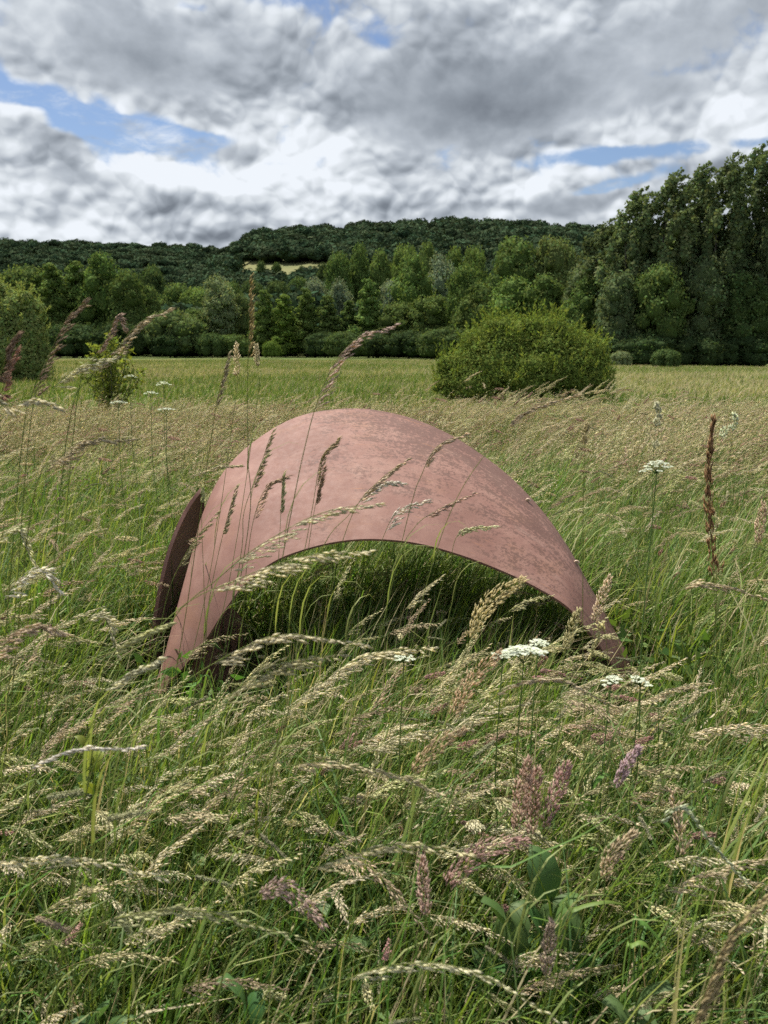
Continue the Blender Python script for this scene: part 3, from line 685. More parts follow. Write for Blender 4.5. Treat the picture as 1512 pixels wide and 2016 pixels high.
#GRASS
# ------------------------------------------------------------------ rusted steel hood
def loft(A, B, n, m, bulge, centre, col=None):
    """sheet between two edge curves, arched outwards"""
    a, b = catmull(A, n), catmull(B, n); v = np.linspace(0, 1, m)[:, None, None]
    g_ = a[None] * (1 - v) + b[None] * v
    out = nrm(g_ - np.asarray(centre)); g_ = g_ + out * (bulge * 4 * v * (1 - v)) * np.sin(np.linspace(0, math.pi, n))[None, :, None]
    return g_
def sheet_mesh(name, Gd, thick, mask=None):
    m, n = Gd.shape[:2]
    du = np.gradient(Gd, axis=1); dv = np.gradient(Gd, axis=0); N = nrm(np.cross(du, dv))
    top, bot = Gd + N * thick / 2, Gd - N * thick / 2
    V = np.concatenate([top.reshape(-1, 3), bot.reshape(-1, 3)]); K = m * n; F = []
    ok = np.ones((m - 1, n - 1), bool)
    if mask is not None: ok = mask(*np.meshgrid(np.linspace(0, 1, m - 1), np.linspace(0, 1, n - 1), indexing='ij'))
    for i in range(m - 1):
        for j in range(n - 1):
            if not ok[i, j]: continue
            a = i * n + j; b, c, d = a + 1, a + n + 1, a + n
            F.append((a, b, c, d)); F.append((K + a, K + d, K + c, K + b))
            if i == 0 or not ok[i - 1, j]: F.append((a, K + a, K + b, b))
            if i == m - 2 or not ok[i + 1, j]: F.append((d, c, K + c, K + d))
            if j == 0 or not ok[i, j - 1]: F.append((a, d, K + d, K + a))
            if j == n - 2 or not ok[i, j + 1]: F.append((b, K + b, K + c, c))
    u = np.tile(np.linspace(0, 1, n), m); v = np.repeat(np.linspace(0, 1, m), n)
    mb = MB(); cc = np.stack([u, v, 0 * u], 1); mb.add(V, f4=F, c=np.concatenate([cc, cc]))
    me = mb.mesh(name, M_rust, True)
    uvl = me.uv_layers.new(name='uv'); li = np.zeros(len(me.loops), 'i'); me.loops.foreach_get('vertex_index', li); li = li % K
    uvl.data.foreach_set('uv', np.stack([u[li], v[li]], 1).astype('f').ravel())
    sh = np.array([abs(f[0] - f[2]) >= K - n or False for f in F])
    fl = np.array([not (max(f) < K or min(f) >= K) for f in F]); me.polygons.foreach_set('use_smooth', ~fl); me.set_sharp_from_angle(angle=R(40))
    return me
front = [(298, 1480, 2.62), (303, 1400, 2.62), (330, 1352, 2.62), (370, 1305, 2.62), (405, 1262, 2.62), (440, 1208, 2.62), (482, 1152, 2.63), (538, 1108, 2.65), (600, 1083, 2.67), (670, 1067, 2.69), (740, 1063, 2.70),
         (820, 1071, 2.70), (900, 1092, 2.69), (980, 1122, 2.68), (1050, 1155, 2.66), (1112, 1193, 2.64), (1150, 1235, 2.63), (1190, 1290, 2.63), (1222, 1345, 2.62), (1240, 1410, 2.62), (1250, 1480, 2.62)]
back = [(292, 1480, 2.66), (300, 1385, 2.68), (318, 1320, 2.72), (337, 1250, 2.78), (358, 1170, 2.88), (380, 1090, 3.0), (402, 1010, 3.12), (442, 930, 3.26), (505, 868, 3.40), (590, 821, 3.52), (690, 806, 3.60),
        (780, 817, 3.60), (860, 845, 3.54), (930, 885, 3.46), (1000, 938, 3.35), (1060, 1000, 3.22), (1110, 1068, 3.08), (1152, 1142, 2.95), (1198, 1225, 2.83), (1240, 1312, 2.72), (1262, 1480, 2.66)]
hood = thing('steel_hood', 'curved rusty pink brown steel hood of heavy plates standing in long meadow grass', 'sculpture', (0, 3.0, 0))
def world_sheet(name, me):
    o = new(name, me, hood); o.matrix_parent_inverse.identity(); o.location = (0, -3.0, 0); return o
Gd = loft([P(*q) for q in front], [P(*q) for q in back], 120, 34, .045, (0.0, 3.1, .1))
def lower(Gr, z=-.06):
    return Gr
world_sheet('roof_sheet', sheet_mesh('roof_sheet', Gd, .010))
# leaf-shaped outer plate on the left
oa = [(397, 962, 3.22), (372, 996, 3.14), (346, 1048, 3.05), (325, 1112, 2.98), (309, 1190, 2.93), (298, 1262, 2.90), (289, 1335, 2.88), (285, 1440, 2.88)]
ob = [(399, 966, 3.24), (404, 1010, 3.26), (420, 1065, 3.28), (428, 1130, 3.28), (430, 1200, 3.26), (428, 1270, 3.22), (420, 1340, 3.2), (412, 1440, 3.2)]
Gd2 = loft([P(*q) for q in oa], [P(*q) for q in ob], 60, 14, .06, P(600, 1200, 2.9))
o = world_sheet('outer_plate', sheet_mesh('outer_plate', Gd2, .014)); o['label'] = 'dark maroon leaf-shaped plate with a pale edge'
# upright inner plates, the lower half of the old pipe
ia = [(372, 1330, 2.86), (405, 1250, 2.90), (432, 1208, 2.94), (456, 1198, 2.98), (480, 1225, 3.0), (512, 1285, 3.02), (552, 1328, 3.04), (590, 1372, 3.04), (618, 1440, 3.02)]
ib = [(390, 1480, 2.72), (420, 1480, 2.76), (450, 1480, 2.80), (480, 1480, 2.84), (510, 1480, 2.88), (545, 1480, 2.9), (580, 1480, 2.92), (605, 1480, 2.93), (630, 1480, 2.94)]
slit = lambda v, u: ~((abs(u - .36) < .012) & (v > .10) & (v < .34)) & ~((abs(u - .56) < .012) & (v > .2) & (v < .7))
Gd3 = loft([P(*q) for q in ia], [P(*q) for q in ib], 70, 18, .03, P(700, 1200, 2.9))
world_sheet('inner_plate', sheet_mesh('inner_plate', Gd3, .013, slit))
ja = [(985, 1500, 2.94), (1022, 1440, 2.94), (1058, 1370, 2.93), (1092, 1312, 2.92), (1126, 1272, 2.9), (1165, 1270, 2.87), (1200, 1288, 2.83), (1228, 1322, 2.78), (1236, 1400, 2.74)]
jb = [(970, 1530, 2.8), (1010, 1530, 2.8), (1045, 1530, 2.8), (1080, 1530, 2.79), (1115, 1530, 2.77), (1150, 1530, 2.75), (1185, 1530, 2.72), (1215, 1530, 2.70), (1240, 1530, 2.68)]
slit2 = lambda v, u: ~((abs(v - .30) < .035) & (u > .48) & (u < .60)) & ~((abs(u - .36) < .012) & (v > .1) & (v < .5)) & ~((abs(v - .8) < .04) & (u > .42) & (u < .55))
Gd4 = loft([P(*q) for q in ja], [P(*q) for q in jb], 80, 22, .03, P(900, 1200, 2.9))
world_sheet('inner_plate', sheet_mesh('inner_plate', Gd4, .013, slit2))

# two little snails on the sheet
def snail_mat(q, b):
    tc = q.n('ShaderNodeTexCoord').outputs['Object']; n = q.noise(tc, 300, 3)
    q.put(b.inputs['Base Color'], q.ramp(n, [(.35, (.30, .18, .11)), (.6, (.55, .42, .30))])); b.inputs['Roughness'].default_value = .4
M_snail = simple_mat('snail_shell', snail_mat)
def snail(gi, gj, label):
    p = Gd[gj, gi]; t = thing('snail', label, 'snail', tuple(p + nrm(p - np.array([0, 3.1, .1])) * .008)); mb = MB()
    a = np.linspace(0, 4.6 * math.pi, 46); r = .0095 * np.exp(-.14 * a)
    pts = np.stack([r * np.cos(a), .0007 * a, r * np.sin(a)], 1)
    T = nrm(np.gradient(pts, axis=0)); A = nrm(pts + 1e-6); B = np.cross(T, A); rr = (r * .62)[:, None]
    rings = np.stack([pts + rr * (A * math.cos(q) + B * math.sin(q)) for q in np.arange(8) * math.pi / 4], 1)
    f = [(i * 8 + k, i * 8 + (k + 1) % 8, (i + 1) * 8 + (k + 1) % 8, (i + 1) * 8 + k) for i in range(45) for k in range(8)]
    mb.add(rings.reshape(-1, 3), f4=f, c=(.4, .3, .2)); new('spiral_shell', mb.mesh('spiral_shell', M_snail, True), t)
    fb = MB(); tube(fb, [(.007, 0, -.007), (.003, 0, -.008), (-.005, 0, -.008), (-.010, 0, -.007)], .0025, .001, (.1, .1, .1), 6); new('foot', fb.mesh('foot', M_bark, True), t)
snail(85, 25, 'small pale snail high on the right slope of the rusty hood')
snail(95, 22, 'small pale snail lower down, near the right end of the rusty hood')

# ------------------------------------------------------------------ grasses
GREEN = [(.105, .180, .030), (.14, .21, .036), (.075, .150, .028), (.17, .22, .055), (.085, .155, .048)]
STRAW = [(.68, .61, .38), (.60, .57, .33), (.50, .51, .25), (.72, .65, .46), (.58, .48, .32)]
PINK = [(.50, .31, .27), (.54, .36, .30), (.46, .31, .25)]
def arc(base, h, lean, droop, az, n=12, wob=0.0, g=rng):
    """stem that rises and bends over down-wind"""
    t = np.linspace(0, 1, n); ang = lean * t + droop * t ** 3       # tilt from the vertical along the stem
    ds = h / (n - 1); x = np.concatenate([[0], np.cumsum(np.sin(ang[1:]) * ds)]); z = np.concatenate([[0], np.cumsum(np.cos(ang[1:]) * ds)])
    y = wob * np.sin(t * 3)
    return np.asarray(base) + np.stack([x * math.cos(az) - y * math.sin(az), x * math.sin(az) + y * math.cos(az), z], 1)

def head_oat(mb, cv, L, gg, col, dens=1.0, spread=1.0, fat=True, seedl=.0130, hang=.5):
    """loose one-sided panicle along the last part of a stem; cv is the head's axis"""
    n = max(6, int(26 * dens)); q = catmull(cv, n); T = nrm(np.gradient(q, axis=0)); B, Dr, C = [], [], []
    for i in range(n):
        t = i / (n - 1); br = (1 - t) ** .8 * L * .20 * spread + .004
        for k in range(2 if t < .75 else 1):
            sd = rand_unit(1, gg)[0]; sd[2] -= hang * .8; sd = nrm(sd)
            dv = nrm(T[i] * 1.5 + sd * .62 * spread + np.array([.35, 0, -.1])); ln = br * gg.uniform(.5, 1.1); e = q[i] + dv * ln + np.array([0, 0, -ln * .18])
            if ln > .012: tube(mb, [q[i], (q[i] + e) / 2 + np.array([0, 0, .002]), e], .0003, .0002, np.asarray(col) * .8, 3)
            m = max(1, int(ln / .0105 * dens)) + 1
            for w_ in range(m):
                f = 1 - w_ / m * .85; B.append(q[i] + (e - q[i]) * f + gg.normal(size=3) * .001); Dr.append(dv + rand_unit(1, gg)[0] * .18 + np.array([.1, 0, -.12])); C.append(np.asarray(col) * gg.uniform(.7, 1.3))
    seeds(mb, B, Dr, seedl * gg.uniform(.75, 1.3, len(B)), .0028 * gg.uniform(.8, 1.3, len(B)), C, fat)
def head_plume(mb, cv, L, gg, col, dens=1.0, fat=True):
    n = int(150 * dens); t = gg.uniform(0, 1, n); q = catmull(cv, 40); T = nrm(np.gradient(q, axis=0)); k = (t * 39).astype(int)
    prof = np.sin(np.pi * np.clip(t * .86 + .12, 0, 1)) ** .7 * L * .10; u = rand_unit(n, gg); u = nrm(u - T[k] * np.sum(u * T[k], 1)[:, None])
    r = prof * np.sqrt(gg.uniform(.05, 1, n)); p = q[k] + u * r[:, None]; d = T[k] * 1.6 + u * .6 + gg.normal(size=(n, 3)) * .12
    seeds(mb, p, d, .0100 * gg.uniform(.7, 1.4, n), .0025, np.asarray(col)[None] * gg.uniform(.75, 1.3, (n, 1)), fat)
def head_timothy(mb, cv, L, gg, col, dens=1.0, fat=True, rad=.0042):
    n = int(170 * dens); t = np.sort(gg.uniform(0, 1, n)); q = catmull(cv, 40); T = nrm(np.gradient(q, axis=0)); k = (t * 39).astype(int)
    a = gg.uniform(0, 6.28, n); ref = nrm(np.cross(T[k], np.array([.2, .3, 1.]))); B = np.cross(T[k], ref); u = ref * np.cos(a)[:, None] + B * np.sin(a)[:, None]
    pr = (np.minimum(1, np.minimum(t * 12 + .3, (1 - t) * 10 + .35)) * rad * .6)[:, None]
    seeds(mb, q[k] + u * pr, u * 1.0 + T[k] * 1.1, .0042, .0019, np.asarray(col)[None] * gg.uniform(.8, 1.25, (n, 1)), fat)
    tube(mb, q[::4], rad * .62, rad * .4, np.asarray(col) * .8, 5)
def head_cocksfoot(mb, cv, L, gg, col, dens=1.0, fat=True):
    q = catmull(cv, 30); T = nrm(np.gradient(q, axis=0)); B, Dr, C = [], [], []
    for c, s in ((2, .024), (8, .020), (13, .017), (18, .015), (22, .014), (26, .012), (29, .010)):
        o = nrm(rand_unit(1, gg)[0]) * (.016 if c < 12 else .004); m = int(26 * dens)
        u = rand_unit(m, gg); p = q[c] + o + u * np.array([.5, .5, .8]) * s * .4; B += list(p); Dr += list(u * .7 + T[c] * 1.3); C += [np.asarray(col) * gg.uniform(.75, 1.3) for _ in range(m)]
    seeds(mb, B, Dr, .008, .0024, C, fat)
def head_dock(mb, cv, L, gg, col, dens=1.0, fat=True):
    n = int(420 * dens); q = catmull(cv, 60); T = nrm(np.gradient(q, axis=0)); t = gg.uniform(0, 1, n) ; wh = np.abs(np.sin(t * 17 + 1)) ** .7 * .8 + .2
    k = (t * 59).astype(int); u = rand_unit(n, gg); p = q[k] + (u + np.array([.5, 0, .2]) * (np.sin(t * 60) > .8)[:, None] * 2.2) * ((1 - t) * .0065 + .002)[:, None] * wh[:, None]
    seeds(mb, p, T[k] * 1.7 + u * .30, .014, .0026, np.asarray(col)[None] * gg.uniform(.6, 1.5, (n, 1)), fat)
HEADS = {'oat': head_oat, 'plume': head_plume, 'timothy': head_timothy, 'cocksfoot': head_cocksfoot, 'dock': head_dock}

def add_stalk(mb, cv, kind, frac, gg, scol, hcol, dens=1.0, fat=True, leafy=True, r=.0011, sides=3, **kw):
    n = len(cv); k = max(3, int(n * frac)); L = np.sum(np.linalg.norm(np.diff(cv[-k:], axis=0), axis=1))
    tube(mb, cv, r, r * .4, scol, sides)
    HEADS[kind](mb, cv[-k:], L, gg, hcol, dens=dens, fat=fat, **kw)
    if leafy:
        for q in (.2, .45):
            i = int(n * q); b = cv[i]; az = gg.uniform(-1.2, 1.2); l = gg.uniform(.12, .28)
            ribbon(mb, arc(b, l, .5, gg.uniform(.6, 2.2), az, 6, g=gg), .005, np.array([-math.sin(az), math.cos(az), 0]), scol)

def blade_clump(seed, nb, hmin, hmax, rad, wmin=.0035, wmax=.007, seg=6, lean=.5, dead=.12):
    gg = np.random.default_rng(seed); mb = MB()
    for i in range(nb):
        a, r = gg.uniform(0, 6.28), rad * math.sqrt(gg.uniform(0, 1)); az = gg.normal(0, 1.25) + .1; h = gg.uniform(hmin, hmax)
        cv = arc((r * math.cos(a), r * math.sin(a), -.01), h, abs(gg.normal(lean, .35)), abs(gg.normal(.5, .7)), az, seg, gg.uniform(-.03, .03), gg)
        c = np.array(STRAW[gg.integers(5)]) * .7 if gg.random() < dead else np.array(GREEN[gg.integers(5)]) * gg.uniform(.7, 1.3)
        ribbon(mb, cv, gg.uniform(wmin, wmax), np.array([-math.sin(az), math.cos(az), 0]), c, c * (1.15, 1.05, .9))
    return mb
def clear_of_hood(x, y):               # nothing grows through the plates
    d = []
    win = (((x > .50) & (x < .98)) | ((x > -1.22) & (x < -.36))) & (y > 1.75) & (y < 2.95) & (np.sin(x * 91.7 + y * 57.3) * .5 + .5 > .34)   # thin growth before the side plates
    return ~win & ~(((np.abs(x + .80) < .05) & (np.abs(y - 2.66) < .12)) | ((np.abs(x - .88) < .05) & (np.abs(y - 2.66) < .12)))
def spread_pts(n, y0, y1, gg, a=.62, b=.9, pw=1.0):
    """points in a fan before the camera; pw<1 packs them nearer"""
    y = y0 + (y1 - y0) * gg.uniform(0, 1, n) ** (1 / (1 + pw)); x = gg.uniform(-1, 1, n) * (a * y + b)
    k = clear_of_hood(x, y); return x[k], y[k]
def cap_height(x, y, h):              # cattle-trodden, lower grass right before the hood
    lim = np.where((x > -.34) & (x < .50), 1.62 - y * .37, 1.62 - y * .50) / h; near = (x < 1.0) & (x > -1.2) & (y > 1.15) & (y < np.where((x < -.22) | (x > .45), 3.0, 2.72)); return np.where(near, np.maximum(lim, .14), 9.)
def under_hood(x, y): return ((x - .02) / .80) ** 2 + ((y - 3.05) / .55) ** 2 < 1

gg = np.random.default_rng(5)
# 1 green blades, near
src = [blade_clump(100 + k, 46, .25, .62, .10, wmax=.007 if k < 4 else .011, lean=.35).mesh('blade_tuft', M_blade) for k in range(7)]
x, y = spread_pts(6000, .25, 4.8, gg, .60, .8, .75); n = len(x)
scatter('grass_blades', src, np.stack([x, y, G(x, y)], 1), np.stack([gg.normal(0, .08, n), gg.normal(.08, .1, n), gg.normal(0, .5, n)], 1), np.minimum(gg.uniform(.75, 1.3, n), cap_height(x, y, .50) * gg.uniform(.8, 1.25, n)),
        gg.integers(0, 7, n), 'dense green blades of the long meadow grass around the rusty hood', 'grass')
src = [blade_clump(150 + k, 34, .45, .85, .12, .005, .011, 7, lean=.45, dead=.05).mesh('long_blade_tuft', M_blade) for k in range(5)]
x, y = spread_pts(1500, .9, 6.2, gg, .60, .7, .9); x, y = np.r_[x, gg.uniform(-.62, .72, 150)], np.r_[y, gg.uniform(3.22, 3.9, 150)]; k = ~((np.abs(x) < 1.0) & (y < 2.9) & (y > 1.4)) ; x, y = x[k], y[k]; n = len(x)
scatter('long_grass_blades', src, np.stack([x, y, G(x, y)], 1), np.stack([gg.normal(0, .08, n), gg.normal(.10, .1, n), gg.normal(0, .45, n)], 1), gg.uniform(.75, 1.15, n),
        gg.integers(0, 5, n), 'fresh green longer blades standing among the flowering grass', 'grass')
# 2 flowering stalks, near
src = []
for k in range(22):
    kd = ['oat', 'oat', 'oat', 'plume', 'oat', 'oat', 'plume', 'oat', 'timothy', 'oat', 'cocksfoot'][k % 11]
    mb = MB(); s = np.random.default_rng(300 + k); h = s.uniform(.78, 1.08)
    cv = catmull(arc((0, 0, -.02), h, s.uniform(.25, .8), s.uniform(.2, 1.5), s.normal(0, .25), 12, s.uniform(-.03, .03), s), 26)
    sc = np.array(GREEN[s.integers(5)]) * 1.2; hc = np.array(STRAW[s.integers(5)] if (kd != 'plume' or k % 2) else PINK[s.integers(3)])
    if kd == 'timothy': hc = np.array((.33, .32, .20))
    if s.random() < .3: sc = np.array((.30, .26, .12))
    add_stalk(mb, cv, kd, {'oat': .26, 'plume': .15, 'timothy': .09, 'cocksfoot': .10}[kd], s, sc, hc, dens=1.0)
    src.append(mb.mesh('flowering_stalk', M_seed))
x, y = spread_pts(3300, .42, 5.0, gg, .62, .7, .9)
x2, y2 = spread_pts(450, .75, 2.0, gg, .62, .5, .9); x, y = np.r_[x, x2], np.r_[y, y2]
x2, y2 = spread_pts(1300, 4.8, 9.8, gg, .62, 1.0, .9); x, y = np.r_[x, x2], np.r_[y, y2]
x, y = np.r_[x, gg.uniform(.7, 2.9, 110), gg.uniform(-.75, .6, 170)], np.r_[y, gg.uniform(6.2, 9.2, 110), gg.uniform(1.35, 2.3, 170)]
k = ~(under_hood(x, y) & (gg.random(len(x)) < .45)) & ~((y > 2.4) & (y < 4.8) & (gg.random(len(x)) < .35)); x, y = x[k], y[k]
n = len(x); sc = np.where(y > 4.8, gg.uniform(.85, 1.16, n) * np.where((x > .7) & (x < 2.9) & (y > 6.2), 1.12, 1), gg.uniform(.62, 1.0, n))
dn = np.hypot(x, y) < 1.1; sc[dn] *= .80
inh = under_hood(x, y) | ((np.abs(x) < .9) & (y > 2.5) & (y < 3.4)); sc[inh] *= .80
sc = np.minimum(sc, cap_height(x, y, .90) * np.where(gg.random(n) < .22, 1.8, gg.uniform(.75, 1.22, n)))
scatter('flowering_grass', src, np.stack([x, y, G(x, y)], 1), np.stack([gg.normal(0, .06, n), gg.normal(.05, .13, n), gg.normal(0, .62, n)], 1), sc, gg.integers(0, 22, n),
        'straw coloured flowering grass stalks bowed by the wind across the near meadow', 'grass')
# 3 middle meadow: tufts of stalks and blades
src = []
for k in range(12):
    s = np.random.default_rng(500 + k); far = k >= 4; mb = blade_clump(520 + k, 40, .32, .66, .24, .006, .010, 4, .4, dead=.10 if not far else .4)
    for q in range(5 if k < 4 else 11):
        a, r = s.uniform(0, 6.28), .26 * math.sqrt(s.random()); h = s.uniform(.62, .95)
        cv = arc((r * math.cos(a), r * math.sin(a), 0), h, s.uniform(.1, .6), s.uniform(.1, 1.3), s.normal(0, .4), 9, 0, s)
        kd = ['oat', 'oat', 'plume', 'oat'][s.integers(4)]
        sc_ = np.array(GREEN[s.integers(5)]) if s.random() < .6 else np.array((.36, .32, .17))
        add_stalk(mb, cv, kd, .32, s, sc_, np.array((STRAW + PINK[:1])[s.integers(6)]) * 1.1, dens=.24, fat=False, leafy=False, r=.0022, **({'seedl': .034, 'spread': .9} if kd == 'oat' else {}))
    src.append(mb.mesh('meadow_tuft', M_seed))
x, y = spread_pts(5400, 4.2, 10.6, gg, .62, 1.2, 1.0); n = len(x)
patch = np.array([mnoise.noise(Vector((a * .55, b * .45, 3))) for a, b in zip(x, y)])
sc = gg.uniform(.58, 1.06, n) * (1 + .40 * patch) * np.where(y > 9.4, .85, 1)
tan_ = (y - 6.4) * .35 + patch * 1.3 + gg.normal(0, .35, n) > 0
scatter('tall_meadow', src, np.stack([x, y, G(x, y)], 1), np.stack([gg.normal(0, .07, n), gg.normal(.04, .10, n), gg.normal(0, .5, n)], 1), sc, np.where(tan_, gg.integers(4, 12, n), gg.integers(0, 4, n)),
        'pale seeding meadow grass in the middle distance behind the rusty hood', 'grass')
# 4 short turf of the field
src = []
for k in range(5):
    s = np.random.default_rng(700 + k); mb = blade_clump(720 + k, 150, .12, .34, .75, .012, .022, 3, .4, .22 if k < 3 else .5); src.append(mb.mesh('turf_patch', M_field))
x, y = spread_pts(9800, 10.0, 92, gg, .58, 2, .45); n = len(x)
patch = np.array([mnoise.noise(Vector((a * .05, b * .12, 9))) * 1.3 for a, b in zip(x, y)]) + gg.normal(0, .12, n)
idx = np.where(patch > .12, gg.integers(3, 5, n), gg.integers(0, 3, n))
scatter('field_grass', src, np.stack([x, y, G(x, y)], 1), np.stack([0 * x, 0 * x, gg.uniform(-.7, .7, n)], 1), gg.uniform(.7, 1.25, n) * np.where(y > 30, 1.2, 1), idx,
        'shorter green grass of the open field sloping to the trees', 'grass')
# 5 low herbs and broad leaves under the grass
src = []
for k in range(4):
    s = np.random.default_rng(800 + k); mb = MB(); m = 60
    p = np.stack([s.normal(0, .07, m), s.normal(0, .07, m), s.uniform(.05, .34, m)], 1); d = rand_unit(m, s) * .8 + np.array([0, 0, .3])
    leaf_mesh_cloud(mb, p, d, .045, s, (.075, .145, .028), .55); src.append(mb.mesh('herb', M_blade))
x, y = spread_pts(900, .4, 4.5, gg, .6, .6, .8); n = len(x)
scatter('meadow_herbs', src, np.stack([x, y, G(x, y)], 1), np.stack([0 * x, 0 * x, gg.uniform(0, 6.28, n)], 1), gg.uniform(.7, 1.4, n), gg.integers(0, 4, n),
        'small leafy herbs growing low between the grass stems', 'herbs')
#HERO
# ------------------------------------------------------------------ single plants one can point to
def stalk_thing(kind, pts, frac, hcol, label, scol=(.19, .23, .07), name='grass_stalk', n=40, r=.0010, seed=0, ground=True, **kw):
    """a stalk drawn through points (px, py, distance); the last frac of it bears the seed head"""
    s_ = np.random.default_rng(seed + len(label) * 7); W_ = [P(*q) for q in pts]
    b = W_[0]; gz = float(G(b[0], b[1]))
    if ground and b[2] > gz + .02:
        dx = (W_[1] - b); k = min(.35, (b[2] - gz) * .3); W_ = [np.array([b[0] - k, b[1], gz]), ] + [np.array([b[0] - k * .35, b[1], gz + (b[2] - gz) * .55])] + W_
    base = W_[0].copy(); cv = catmull(W_, n * 3)
    tot = np.r_[0, np.cumsum(np.linalg.norm(np.diff(cv, axis=0), axis=1))]; headL = frac
    k = int(np.argmax(tot >= tot[-1] - headL)); cvl = cv - base
    t = thing(name, label, 'grass stalk', tuple(base)); mb = MB(); tube(mb, cvl[::4], r, r * .45, scol, 5)
    new('stem', mb.mesh('stem', M_seed), t)
    hb = MB(); hv = cvl[k:]; HEADS[kind](hb, hv, headL, s_, hcol, **kw); new('seed_head', hb.mesh('seed_head', M_seed), t)
    for q in (.25, .5):
        lb = MB(); i = int(k * q); az = s_.uniform(-.8, .8)
        ribbon(lb, arc(cvl[i], s_.uniform(.15, .28), .5, s_.uniform(.8, 2), az, 7, g=s_), .006, np.array([-math.sin(az), math.cos(az), 0]), scol); new('blade', lb.mesh('stalk_blade', M_blade), t)
    return t
BR = (.30, .215, .145); TAN = (.60, .50, .34); PALE = (.72, .66, .46); OLV = (.46, .42, .24); RED = (.46, .31, .25); SIL = (.76, .71, .62)
